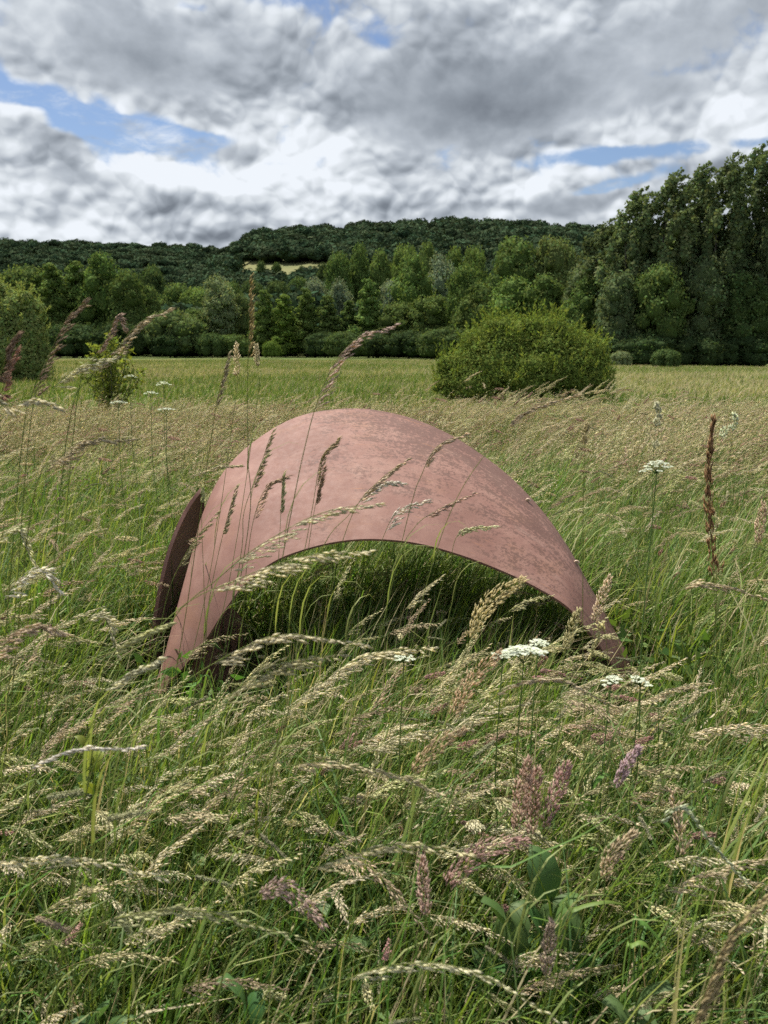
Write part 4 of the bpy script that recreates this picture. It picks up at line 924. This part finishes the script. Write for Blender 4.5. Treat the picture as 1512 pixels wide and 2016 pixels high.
H = [
 ('oat', [(486, 1060, 1.5), (488, 900, 1.5), (487, 760, 1.5), (490, 640, 1.5), (490, 552, 1.5)], .15, (.40, .29, .15), 'tallest upright brown grass stalk, its head level with the tree tops left of centre', dict(spread=.45)),
 ('oat', [(568, 1035, 1.3), (598, 890, 1.3), (625, 790, 1.3), (662, 710, 1.3), (710, 662, 1.3), (772, 640, 1.3)], .20, (.56, .45, .36), 'arching grass stalk with pinkish head crossing the rim of the rusty hood top', dict(spread=.7)),
 ('oat', [(40, 900, 1.35), (62, 780, 1.35), (100, 690, 1.35), (132, 625, 1.35), (165, 594, 1.35)], .20, (.36, .27, .19), 'tall brown arching stalk over the pale rounded bush at the left', dict(spread=.7)),
 ('oat', [(130, 870, 1.3), (180, 740, 1.3), (235, 680, 1.3), (275, 635, 1.3), (328, 610, 1.3)], .17, (.50, .40, .29), 'arching stalk with plump head sweeping right in front of the sapling', dict(spread=.6)),
 ('oat', [(150, 800, 1.4), (185, 710, 1.4), (212, 660, 1.4), (228, 625, 1.4), (243, 642, 1.4)], .10, (.46, .35, .26), 'hooked stalk whose tip bends back down over the sapling', dict(spread=.4)),
 ('oat', [(60, 830, 1.25), (110, 760, 1.25), (160, 722, 1.25), (220, 705, 1.25)], .11, PALE, 'pale stalk lying nearly level before the foot of the sapling', dict(spread=1.0)),
 ('oat', [(-60, 840, 1.1), (0, 735, 1.1), (14, 690, 1.1), (30, 660, 1.1)], .10, BR, 'short brown head at the left edge before the rounded bush', dict(spread=.4)),
 ('oat', [(-50, 810, 1.2), (0, 775, 1.2), (12, 735, 1.2), (28, 695, 1.2)], .08, (.40, .24, .17), 'reddish brown head below the others at the left edge', dict(spread=.35)),
 ('oat', [(-80, 860, 1.1), (20, 800, 1.1), (70, 788, 1.1), (110, 800, 1.1)], .13, PALE, 'cream head bowed flat at the left edge in front of the meadow', dict(spread=.6)),
 ('oat', [(60, 1010, 1.2), (120, 900, 1.2), (170, 866, 1.2), (255, 864, 1.2)], .17, TAN, 'bowed tan head in the meadow left of the rusty hood', dict(spread=.8)),
 ('oat', [(410, 900, 1.6), (425, 800, 1.6), (438, 745, 1.6), (448, 702, 1.6)], .11, (.45, .38, .24), 'slim straw head left of the tallest upright stalk', dict(spread=.4)),
 ('plume', [(462, 800, 2.2), (466, 730, 2.2), (465, 676, 2.2)], .09, TAN, 'small tan head beside the foot of the tallest upright stalk', {}),
 ('plume', [(505, 800, 2.2), (508, 735, 2.2), (504, 680, 2.2)], .06, TAN, 'tiny tan head just right of the tallest upright stalk', {}),
 ('oat', [(470, 1120, 1.6), (480, 1010, 1.6), (510, 925, 1.6), (535, 850, 1.6)], .13, OLV, 'olive head standing against the left shoulder of the rusty hood', dict(spread=.5)),
 ('oat', [(590, 1130, 1.55), (615, 1000, 1.55), (632, 905, 1.55), (662, 868, 1.55)], .11, (.42, .34, .19), 'dark short head with bent tip in front of the middle of the hood', dict(spread=.5)),
 ('oat', [(800, 1030, 1.6), (830, 935, 1.6), (860, 880, 1.6), (915, 854, 1.6)], .12, TAN, 'tan head reaching the upper right edge of the rusty hood', dict(spread=.5)),
 ('oat', [(840, 1150, 1.6), (900, 980, 1.6), (975, 870, 1.6), (1030, 812, 1.6), (1132, 776, 1.6)], .16, TAN, 'long leaning stalk with its head before the foot of the willow bush', dict(spread=.5)),
 ('oat', [(300, 1300, 1.15), (440, 1130, 1.15), (560, 1045, 1.15), (650, 1005, 1.15), (742, 992, 1.15)], .27, PALE, 'big pale head sweeping across the lower left face of the hood', dict(spread=.7)),
 ('oat', [(200, 1400, 1.05), (340, 1210, 1.05), (470, 1140, 1.05), (600, 1095, 1.05), (722, 1086, 1.05)], .24, PALE, 'big pale head running along the front rim of the hood', dict(spread=.9)),
 ('oat', [(180, 1520, 1.0), (330, 1370, 1.0), (450, 1290, 1.0), (560, 1250, 1.0), (715, 1268, 1.0)], .22, PALE, 'long pale head crossing below the left inner plate of the hood', dict(spread=.7)),
 ('oat', [(250, 1560, 1.0), (380, 1440, 1.0), (500, 1330, 1.0), (580, 1300, 1.0), (672, 1288, 1.0)], .20, (.60, .55, .33), 'yellowish bushy head right under the long pale one', dict(spread=1.0)),
 ('oat', [(560, 1420, 1.2), (650, 1330, 1.2), (740, 1285, 1.2), (850, 1275, 1.2)], .18, PALE, 'cream head hanging in the mouth of the hood left of the white flowers', dict(spread=1.0)),
 ('oat', [(-200, 1800, .95), (-60, 1640, .95), (0, 1550, .95), (130, 1478, .95), (268, 1472, .95)], .16, SIL, 'silvery mauve head at the left, pointing right like a rope', dict(spread=.25)),
 ('oat', [(-220, 1900, .9), (-90, 1720, .9), (40, 1692, .9), (160, 1692, .9), (318, 1728, .9)], .26, PALE, 'long cream head drooping across the lower left', dict(spread=.6)),
 ('oat', [(-100, 1980, .85), (80, 1870, .85), (260, 1800, .85), (400, 1795, .85), (590, 1848, .85)], .27, (.50, .50, .27), 'long greenish head bowed over near the bottom left', dict(spread=.7)),
 ('oat', [(330, 1600, 1.0), (480, 1540, 1.0), (620, 1500, 1.0), (780, 1525, 1.0), (860, 1560, 1.0)], .22, TAN, 'tan bowed head in the middle of the foreground', dict(spread=.6)),
 ('oat', [(420, 1830, .9), (560, 1735, .9), (700, 1680, .9), (800, 1660, .9), (915, 1678, .9)], .22, (.58, .52, .33), 'yellow straw head in the foreground just left of the pink plumes', dict(spread=.8)),
 ('oat', [(520, 2050, .8), (680, 1930, .8), (830, 1895, .8), (960, 1925, .8), (1100, 2010, .8)], .30, PALE, 'long pale head arching down to the bottom edge', dict(spread=.5)),
 ('oat', [(900, 1520, 1.15), (960, 1380, 1.15), (1080, 1335, 1.15), (1210, 1390, 1.15)], .22, TAN, 'thin tan head arching in front of the right inner plate', dict(spread=.4)),
 ('plume', [(860, 1450, 1.35), (920, 1275, 1.35), (960, 1190, 1.35), (1034, 1138, 1.35)], .16, (.58, .47, .28), 'wheat coloured head leaning right under the front rim of the hood', dict(dens=2.0)),
 ('plume', [(830, 1560, 1.25), (885, 1430, 1.25), (920, 1350, 1.25), (985, 1285, 1.25)], .15, (.55, .43, .27), 'ripe tan head right below the wheat coloured one', dict(dens=1.6)),
 ('plume', [(740, 1640, 1.15), (800, 1540, 1.15), (850, 1480, 1.15), (915, 1435, 1.15)], .12, (.50, .36, .24), 'brownish plume leaning right in the centre of the foreground', dict(dens=1.4)),
 ('plume', [(1010, 1760, 1.1), (1018, 1640, 1.1), (1028, 1560, 1.1), (1040, 1498, 1.1)], .13, RED, 'left one of the dense pinkish plumes standing upright', dict(dens=2.0)),
 ('plume', [(1040, 1770, 1.12), (1046, 1640, 1.12), (1050, 1570, 1.12), (1060, 1515, 1.12)], .12, (.40, .26, .22), 'middle one of the dense pinkish plumes standing upright', dict(dens=2.0)),
 ('plume', [(1050, 1760, 1.1), (1070, 1640, 1.1), (1095, 1560, 1.1), (1118, 1505, 1.1)], .12, (.45, .30, .26), 'right-hand pinkish plume, leaning to the right', dict(dens=1.5)),
 ('plume', [(1200, 1640, 1.15), (1212, 1555, 1.15), (1232, 1510, 1.15), (1257, 1474, 1.15)], .08, (.52, .38, .40), 'lavender grey plump head right of the pinkish plumes', dict(dens=1.6)),
 ('plume', [(860, 1800, 1.0), (900, 1720, 1.0), (960, 1672, 1.0), (1040, 1655, 1.0)], .15, (.50, .33, .28), 'salmon plume lying level at the base of the pinkish plumes', dict(dens=1.6)),
 ('plume', [(460, 1830, .9), (520, 1760, .9), (570, 1752, .9), (640, 1825, .9)], .12, (.52, .39, .33), 'rosy drooping plume left of centre near the bottom', dict(dens=1.2)),
 ('plume', [(840, 1900, 1.0), (838, 1800, 1.0), (830, 1690, 1.0)], .10, (.50, .35, .30), 'upright pinkish plume below the yellow straw head', dict(dens=1.2)),
 ('plume', [(1070, 2050, .95), (1074, 1930, .95), (1086, 1818, .95)], .09, (.46, .34, .28), 'brownish upright head near the bottom, right of centre', dict(dens=1.2)),
 ('timothy', [(-80, 1640, 1.0), (20, 1590, 1.0), (85, 1572, 1.0), (165, 1558, 1.0)], .055, (.46, .44, .27), 'timothy grass cylinder pointing right at the left side', {}),
 ('timothy', [(60, 1740, .95), (150, 1650, .95), (215, 1612, .95), (295, 1598, .95)], .062, (.44, .42, .25), 'longer timothy grass cylinder below and right of the first', {}),
 ('timothy', [(-60, 1770, .9), (0, 1785, .9), (70, 1808, .9), (138, 1832, .9)], .050, (.50, .42, .28), 'short buff timothy head slanting down near the lower left', {}),
 ('timothy', [(180, 1700, .9), (215, 1750, .9), (232, 1790, .9), (256, 1838, .9)], .038, (.50, .50, .26), 'small yellowish timothy head pointing downwards, lower left', {}),
 ('cocksfoot', [(1145, 1560, 1.35), (1147, 1250, 1.35), (1148, 1000, 1.35), (1151, 900, 1.35), (1153, 842, 1.35)], .055, (.42, .38, .20), 'straight tall green stalk crossing the right edge of the hood, small head on top', dict(dens=.6)),
 ('cocksfoot', [(1282, 1250, 1.5), (1284, 1050, 1.5), (1286, 900, 1.5), (1296, 796, 1.5)], .07, (.52, .53, .36), 'knobbly pale green head standing above the white flower at the right', {}),
 ('cocksfoot', [(1395, 1300, 1.5), (1412, 1100, 1.5), (1430, 950, 1.5), (1447, 820, 1.5)], .045, (.55, .57, .40), 'pale knobbly head right of the dark brown spike', dict(dens=.7)),
 ('dock', [(1420, 1600, 1.35), (1412, 1300, 1.35), (1404, 1120, 1.35), (1393, 960, 1.35), (1403, 824, 1.35)], .29, (.27, .155, .085), 'dark brown seed spike standing tall at the right', dict()),
 ('plume', [(1480, 1230, 1.6), (1488, 1100, 1.6), (1503, 990, 1.6)], .09, (.52, .40, .28), 'pale brown spike close to the right edge', {}),
 ('cocksfoot', [(1110, 1640, 1.3), (1180, 1575, 1.3), (1250, 1540, 1.3), (1330, 1526, 1.3)], .07, (.55, .50, .28), 'knobbly yellowish head lying level right of the lavender one', dict(dens=1.2)),
 ('oat', [(1120, 1800, 1.0), (1240, 1690, 1.0), (1330, 1590, 1.0), (1400, 1660, 1.0), (1470, 1740, 1.0)], .22, (.52, .56, .38), 'pale green slender spike bending down at the right', dict(spread=.25)),
 ('oat', [(1340, 2080, .7), (1385, 1960, .7), (1430, 1850, .7), (1500, 1770, .7)], .20, (.42, .33, .18), 'large close brown head at the bottom right corner', dict(spread=.5, dens=1.5)),
 ('oat', [(1250, 1340, 1.3), (1330, 1170, 1.3), (1400, 1150, 1.3), (1500, 1175, 1.3)], .16, TAN, 'bowed tan head at the right edge beside the hood', dict(spread=.7)),
 ('oat', [(700, 1180, 1.7), (745, 1080, 1.7), (780, 1010, 1.7), (840, 985, 1.7)], .13, SIL, 'silvery head in front of the top of the front rim', dict(spread=1.0)),
 ('oat', [(780, 1120, 1.7), (815, 1040, 1.7), (860, 1005, 1.7), (930, 972, 1.7)], .12, (.56, .40, .32), 'pinkish thin head before the right half of the hood', dict(spread=.6)),
 ('oat', [(900, 1140, 1.7), (890, 1090, 1.7), (910, 1045, 1.7), (975, 1035, 1.7)], .10, (.60, .58, .36), 'yellow green head near the front rim on the right half of the hood', dict(spread=1.0)),
 ('oat', [(620, 1120, 1.6), (690, 1010, 1.6), (745, 955, 1.6), (790, 950, 1.6)], .11, SIL, 'white drooping head in front of the middle of the hood', dict(spread=.9)),
 ('oat', [(300, 1330, 1.7), (325, 1190, 1.7), (350, 1120, 1.7), (382, 1065, 1.7), (426, 1010, 1.7)], .16, OLV, 'olive head slanting across the dark leaf-shaped plate', dict(spread=.6)),
 ('oat', [(395, 1300, 1.7), (412, 1180, 1.7), (430, 1090, 1.7), (446, 1025, 1.7), (463, 962, 1.7)], .12, OLV, 'narrow olive head just right of the dark leaf-shaped plate', dict(spread=.45)),
 ('oat', [(470, 1280, 1.65), (486, 1110, 1.65), (500, 1020, 1.65), (524, 960, 1.65), (560, 938, 1.65)], .13, (.50, .38, .26), 'brownish nodding head on the lower left face of the hood', dict(spread=.6)),
 ('oat', [(540, 1260, 1.65), (548, 1110, 1.65), (552, 1030, 1.65), (556, 938, 1.65)], .09, OLV, 'thin straight head beside the nodding one on the left face of the hood', dict(spread=.35)),
 ('oat', [(590, 1280, 1.6), (604, 1110, 1.6), (618, 1010, 1.6), (636, 925, 1.6)], .08, (.42, .28, .19), 'small reddish brown head on a straight stem before the hood', dict(spread=.3)),
 ('oat', [(400, 1320, 1.6), (402, 1180, 1.6), (398, 1060, 1.6), (396, 968, 1.6)], .03, (.50, .48, .24), 'bare green stem rising to the tip of the dark leaf-shaped plate', dict(spread=.3)),
 ('oat', [(240, 1080, 2.0), (290, 990, 2.0), (350, 948, 2.0), (420, 920, 2.0), (470, 916, 2.0)], .15, TAN, 'tan head reaching the left shoulder of the hood from the meadow', dict(spread=.6)),
 ('oat', [(640, 1240, 1.5), (662, 1110, 1.5), (700, 1000, 1.5), (748, 945, 1.5), (800, 905, 1.5)], .13, TAN, 'straw head pointing up and right over the middle of the hood', dict(spread=.5)),
 ('oat', [(-80, 1240, 1.25), (-20, 1090, 1.25), (30, 1042, 1.25), (66, 1110, 1.25)], .12, PALE, 'cream drooping head at the left edge, level with the hood', dict(spread=.8)),
 ('oat', [(-60, 1300, 1.2), (20, 1160, 1.2), (75, 1122, 1.2), (118, 1160, 1.2)], .13, SIL, 'whitish curling head at the left, below the cream drooping one', dict(spread=1.0)),
 ('oat', [(90, 1400, 1.25), (150, 1250, 1.25), (200, 1212, 1.25), (232, 1285, 1.25)], .11, PALE, 'pale nodding head in the grass left of the outer plate', dict(spread=1.0)),
 ('oat', [(-140, 1420, 1.05), (-20, 1290, 1.05), (50, 1235, 1.05), (125, 1245, 1.05)], .14, TAN, 'bushy tan head crossing the left edge above the silvery one', dict(spread=1.0)),
 ('plume', [(1095, 1480, 1.6), (1104, 1350, 1.6), (1118, 1260, 1.6), (1140, 1200, 1.6)], .10, (.52, .46, .26), 'greenish dense head standing before the right leg of the hood', dict(dens=1.5)),
 ('plume', [(1160, 1460, 1.6), (1164, 1320, 1.6), (1172, 1220, 1.6), (1200, 1136, 1.6)], .11, TAN, 'tall tan head at the outer side of the right leg of the hood', dict(dens=1.3)),
 ('oat', [(1190, 1420, 1.6), (1196, 1300, 1.6), (1186, 1240, 1.6), (1160, 1290, 1.6)], .08, (.58, .50, .28), 'yellow head drooping straight down at the right leg of the hood', dict(spread=.6)),
 ('oat', [(1330, 1900, 1.1), (1352, 1760, 1.1), (1340, 1650, 1.1), (1322, 1560, 1.1)], .13, TAN, 'loose brown head leaning left in the grass at the lower right', dict(spread=1.0)),
 ('plume', [(1180, 1860, 1.05), (1190, 1760, 1.05), (1200, 1690, 1.05), (1250, 1640, 1.05)], .10, (.52, .40, .28), 'brown fluffy head above the hooked blades', dict(dens=1.5)),
 ('oat', [(-260, 1700, 1.0), (-60, 1540, 1.0), (110, 1380, 1.0), (240, 1270, 1.0), (330, 1228, 1.0)], .10, (.60, .58, .30), 'long yellow green stem slanting from the left edge to the foot of the outer plate', dict(spread=.4)),
 ('oat', [(-260, 1760, 1.0), (-60, 1600, 1.0), (90, 1450, 1.0), (230, 1340, 1.0), (310, 1300, 1.0)], .10, PALE, 'long stem slanting just below the yellow green one at the left', dict(spread=.6)),
]
for i, (kd, pts, fr, hc, lab, kw) in enumerate(H): stalk_thing(kd, pts, fr, hc, lab, seed=i, **kw)

# white umbels
FL = (.62, .66, .54)
def umbel(px, py, D, wpx, label, flat=.25, tilt=(0, 0), nr=16, heads=1):
    s_ = np.random.default_rng(int(px + py)); top = P(px, py, D); Rr = wpx / FPX * D * .5; gz = float(G(top[0], D)); b = np.array([top[0] - .06, D, gz])
    t = thing('umbel_flower', label, 'wild flower', tuple(b)); mb = MB(); c = top - b - np.array([0, 0, Rr * .8])
    tube(mb, catmull([(0, 0, 0), c * .35 + np.array([.05, .01, 0]), c * .7 + np.array([.01, -.01, 0]), c], 14), .0022, .0014, (.16, .22, .07), 5); fb = MB()
    tx = np.array([1, 0, tilt[0]]); ty = np.array([0, 1, tilt[1]])
    for k in range(nr):
        a = k * 2.4; r = Rr * math.sqrt((k + .5) / nr) * .9; e = c + np.array([0, 0, Rr * .8 - flat * r * r / Rr]) + tx * r * math.cos(a) + ty * r * math.sin(a)
        tube(mb, catmull([c, c * .5 + e * .5 + (e - c) * .06, e], 4), .0008, .0006, (.13, .19, .06), 3)
        m = 26; q = rand_unit(m, s_) * np.array([1, 1, .35]) * Rr * .24 * s_.uniform(.3, 1.15, (m, 1)) * s_.uniform(.75, 1.1); q[:, 2] = np.abs(q[:, 2]); pts = e + q
        N = nrm(q * .6 + np.array([0, 0, .02])); A = nrm(np.cross(N, rand_unit(m, s_))); B = np.cross(N, A); sz = Rr * .07 * s_.uniform(.8, 1.5, (m, 1))
        V = np.stack([pts - A * sz, pts + B * sz, pts + A * sz, pts - B * sz], 1)
        fb.add(V.reshape(-1, 3), f4=np.arange(4 * m).reshape(-1, 4), c=np.array(FL) * s_.uniform(.8, 1.05))
    new('stem', mb.mesh('umbel_stem', M_seed), t); new('blossom', fb.mesh('umbel_blossom', M_flower), t)
for r in [
 (1032, 1275, 1.45, 88, 'white lacy flower head in the mouth of the hood, nearest its right plate', .3, (.0, -.25), 22),
 (1060, 1262, 1.62, 42, 'smaller white flower head touching the lacy one on its right', .3, (0, 0), 14),
 (990, 1285, 1.5, 48, 'small white flower head touching the lacy one on its left', .3, (.1, 0), 14),
 (1295, 908, 1.7, 62, 'domed white flower head at the right below the knobbly green head', .7, (.12, 0), 18),
 (1203, 1335, 1.5, 44, 'white flower head beside the right foot of the hood', .4, (.3, 0), 14),
 (1262, 1336, 1.5, 46, 'tilted white flower head just right of the foot of the hood', .4, (-.35, 0), 14),
 (255, 738, 4.2, 28, 'small white flower in front of the sapling', .5, (0, 0), 10),
 (321, 751, 4.4, 32, 'small white flower right of the sapling, higher of the two there', .6, (0, 0), 10),
 (296, 771, 4.0, 30, 'small white flower right of the sapling, lower of the two there', .4, (0, 0), 10),
 (326, 804, 3.6, 36, 'flat white flower in the pale meadow below the sapling', .2, (0, 0), 10),
 (232, 790, 3.7, 34, 'cream flower head half buried in the meadow under the sapling', .3, (0, 0), 10),
 (795, 1290, 1.5, 44, 'creamy flower head left of the lacy white one, under the hood', .4, (0, 0), 14)]:
    umbel(r[0], r[1], r[2], r[3], r[4], r[5], r[6], r[7])

# broad-leaved plants between the grasses
def leafy_plant(px, py, D, n, size, label, seed, col=(.075, .15, .04), name='broad_leaved_plant'):
    s_ = np.random.default_rng(seed); c = P(px, py, D); gz = float(G(c[0], D)); t = thing(name, label, 'plant', (c[0], D, gz)); h = max(c[2] - gz, .1)
    sb = MB(); tube(sb, [(0, 0, 0), (.005, 0, h * .5), (0, 0, h * .9)], .004, .002, (.10, .15, .05), 5); new('stem', sb.mesh('plant_stem', M_blade), t)
    for k in range(n):
        az = k * 2.4 + s_.uniform(-.3, .3); z0 = h * (.45 + .5 * k / n); l = size * s_.uniform(.75, 1.2) * (1.15 - .4 * k / n)
        cv = arc((0, 0, z0), l, .7, s_.uniform(.6, 1.3), az, 10, 0, s_); lb = MB()
        ribbon(lb, cv, l * .62, np.array([-math.sin(az), math.cos(az), 0]), np.array(col) * s_.uniform(.8, 1.25), prof=lambda q: np.sin(np.pi * np.clip(q, 0, 1) ** .75) ** .8 * (1 + .10 * np.sin(q * 40)) + .02, fold=.3)
        new('leaf', lb.mesh('broad_leaf', M_blade), t)
leafy_plant(1090, 1710, 1.22, 7, .14, 'large lobed green leaves among the stems below the pinkish plumes', 1)
leafy_plant(1000, 1740, 1.18, 5, .12, 'broad green leaves at the left foot of the pinkish plumes', 2)
leafy_plant(1260, 1900, 1.0, 6, .11, 'leafy plant near the bottom, right of centre', 3, (.085, .15, .05))
leafy_plant(1170, 1480, 1.5, 6, .07, 'small bright leafy plant beneath the right inner plate', 4, (.10, .20, .04))
leafy_plant(165, 1360, 1.7, 6, .07, 'yellow green leafy plant left of the outer plate', 5, (.20, .25, .04))
leafy_plant(180, 1930, 1.0, 6, .10, 'dark broad leaves at the bottom left', 6, (.06, .13, .04))
leafy_plant(480, 1880, 1.05, 5, .09, 'broad leaves deep in the shade near the bottom, left of centre', 7, (.06, .13, .04))
leafy_plant(1340, 1560, 1.5, 6, .10, 'broad green leaves in the grass right of the lavender head', 8)
# wide arching blades
def blade_thing(pts, wd, col, label, seed=0):
    W_ = [P(*q) for q in pts]; b = W_[0]; gz = float(G(b[0], b[1])); base = np.array([b[0], b[1], gz])
    cv = catmull([base] + W_, 22) - base; mb = MB(); ribbon(mb, cv, wd, np.array([.35, .94, 0.]), col, tipcol=np.array(col) * (1.3, 1.1, .9), prof=lambda t: (1 - t ** 3) * (.7 + .3 * np.minimum(1, t * 3)), fold=.35)
    thing('single_blade', label, 'grass stalk', tuple(base), me=mb.mesh('wide_blade', M_blade))  # one grass blade alone, with no stalk of its own
BB = (.13, .24, .05)
for r in [
 ([(1100, 1830, 1.1), (1130, 1790, 1.1), (1190, 1775, 1.1), (1235, 1782, 1.12)], .013, 'wide grass blade arching right below the big lobed leaves'),
 ([(1240, 1860, 1.1), (1262, 1815, 1.1), (1300, 1850, 1.1), (1335, 1900, 1.1)], .012, 'wide grass blade bent like a hook near the bottom right'),
 ([(1225, 1920, 1.05), (1245, 1860, 1.05), (1280, 1868, 1.05), (1310, 1960, 1.05)], .012, 'second hooked blade just left of the first near the bottom right'),
 ([(372, 1400, 1.9), (388, 1345, 1.9), (410, 1330, 1.9), (424, 1385, 1.9)], .014, 'bright arched blade at the foot of the left inner plate'),
 ([(395, 1420, 1.95), (402, 1345, 1.95), (412, 1318, 1.95), (425, 1360, 1.95)], .013, 'upright bright blade behind the arched one at the left inner plate'),
 ([(310, 1440, 1.8), (335, 1372, 1.8), (370, 1350, 1.8), (400, 1368, 1.8)], .012, 'grey green blade curving left of the bright arched blade'),
 ([(880, 1800, 1.0), (1020, 1700, 1.0), (1150, 1640, 1.0), (1270, 1560, 1.0)], .006, 'long thin blade slanting up to the right behind the pink plumes'),
 ([(1380, 1640, 1.3), (1350, 1450, 1.3), (1290, 1400, 1.3)], .009, 'yellowish blade leaning left at the right of the foreground'),
 ([(740, 2050, .8), (790, 1850, .8), (835, 1650, .8), (880, 1490, .8)], .005, 'slim pale stem-like blade rising through the centre foreground'),
 ([(-250, 1960, .9), (60, 1740, .9), (320, 1580, .9), (520, 1500, .9)], .005, 'long slender blade slanting from the left edge through the foreground')]:
    blade_thing(r[0], r[1], BB, r[2])
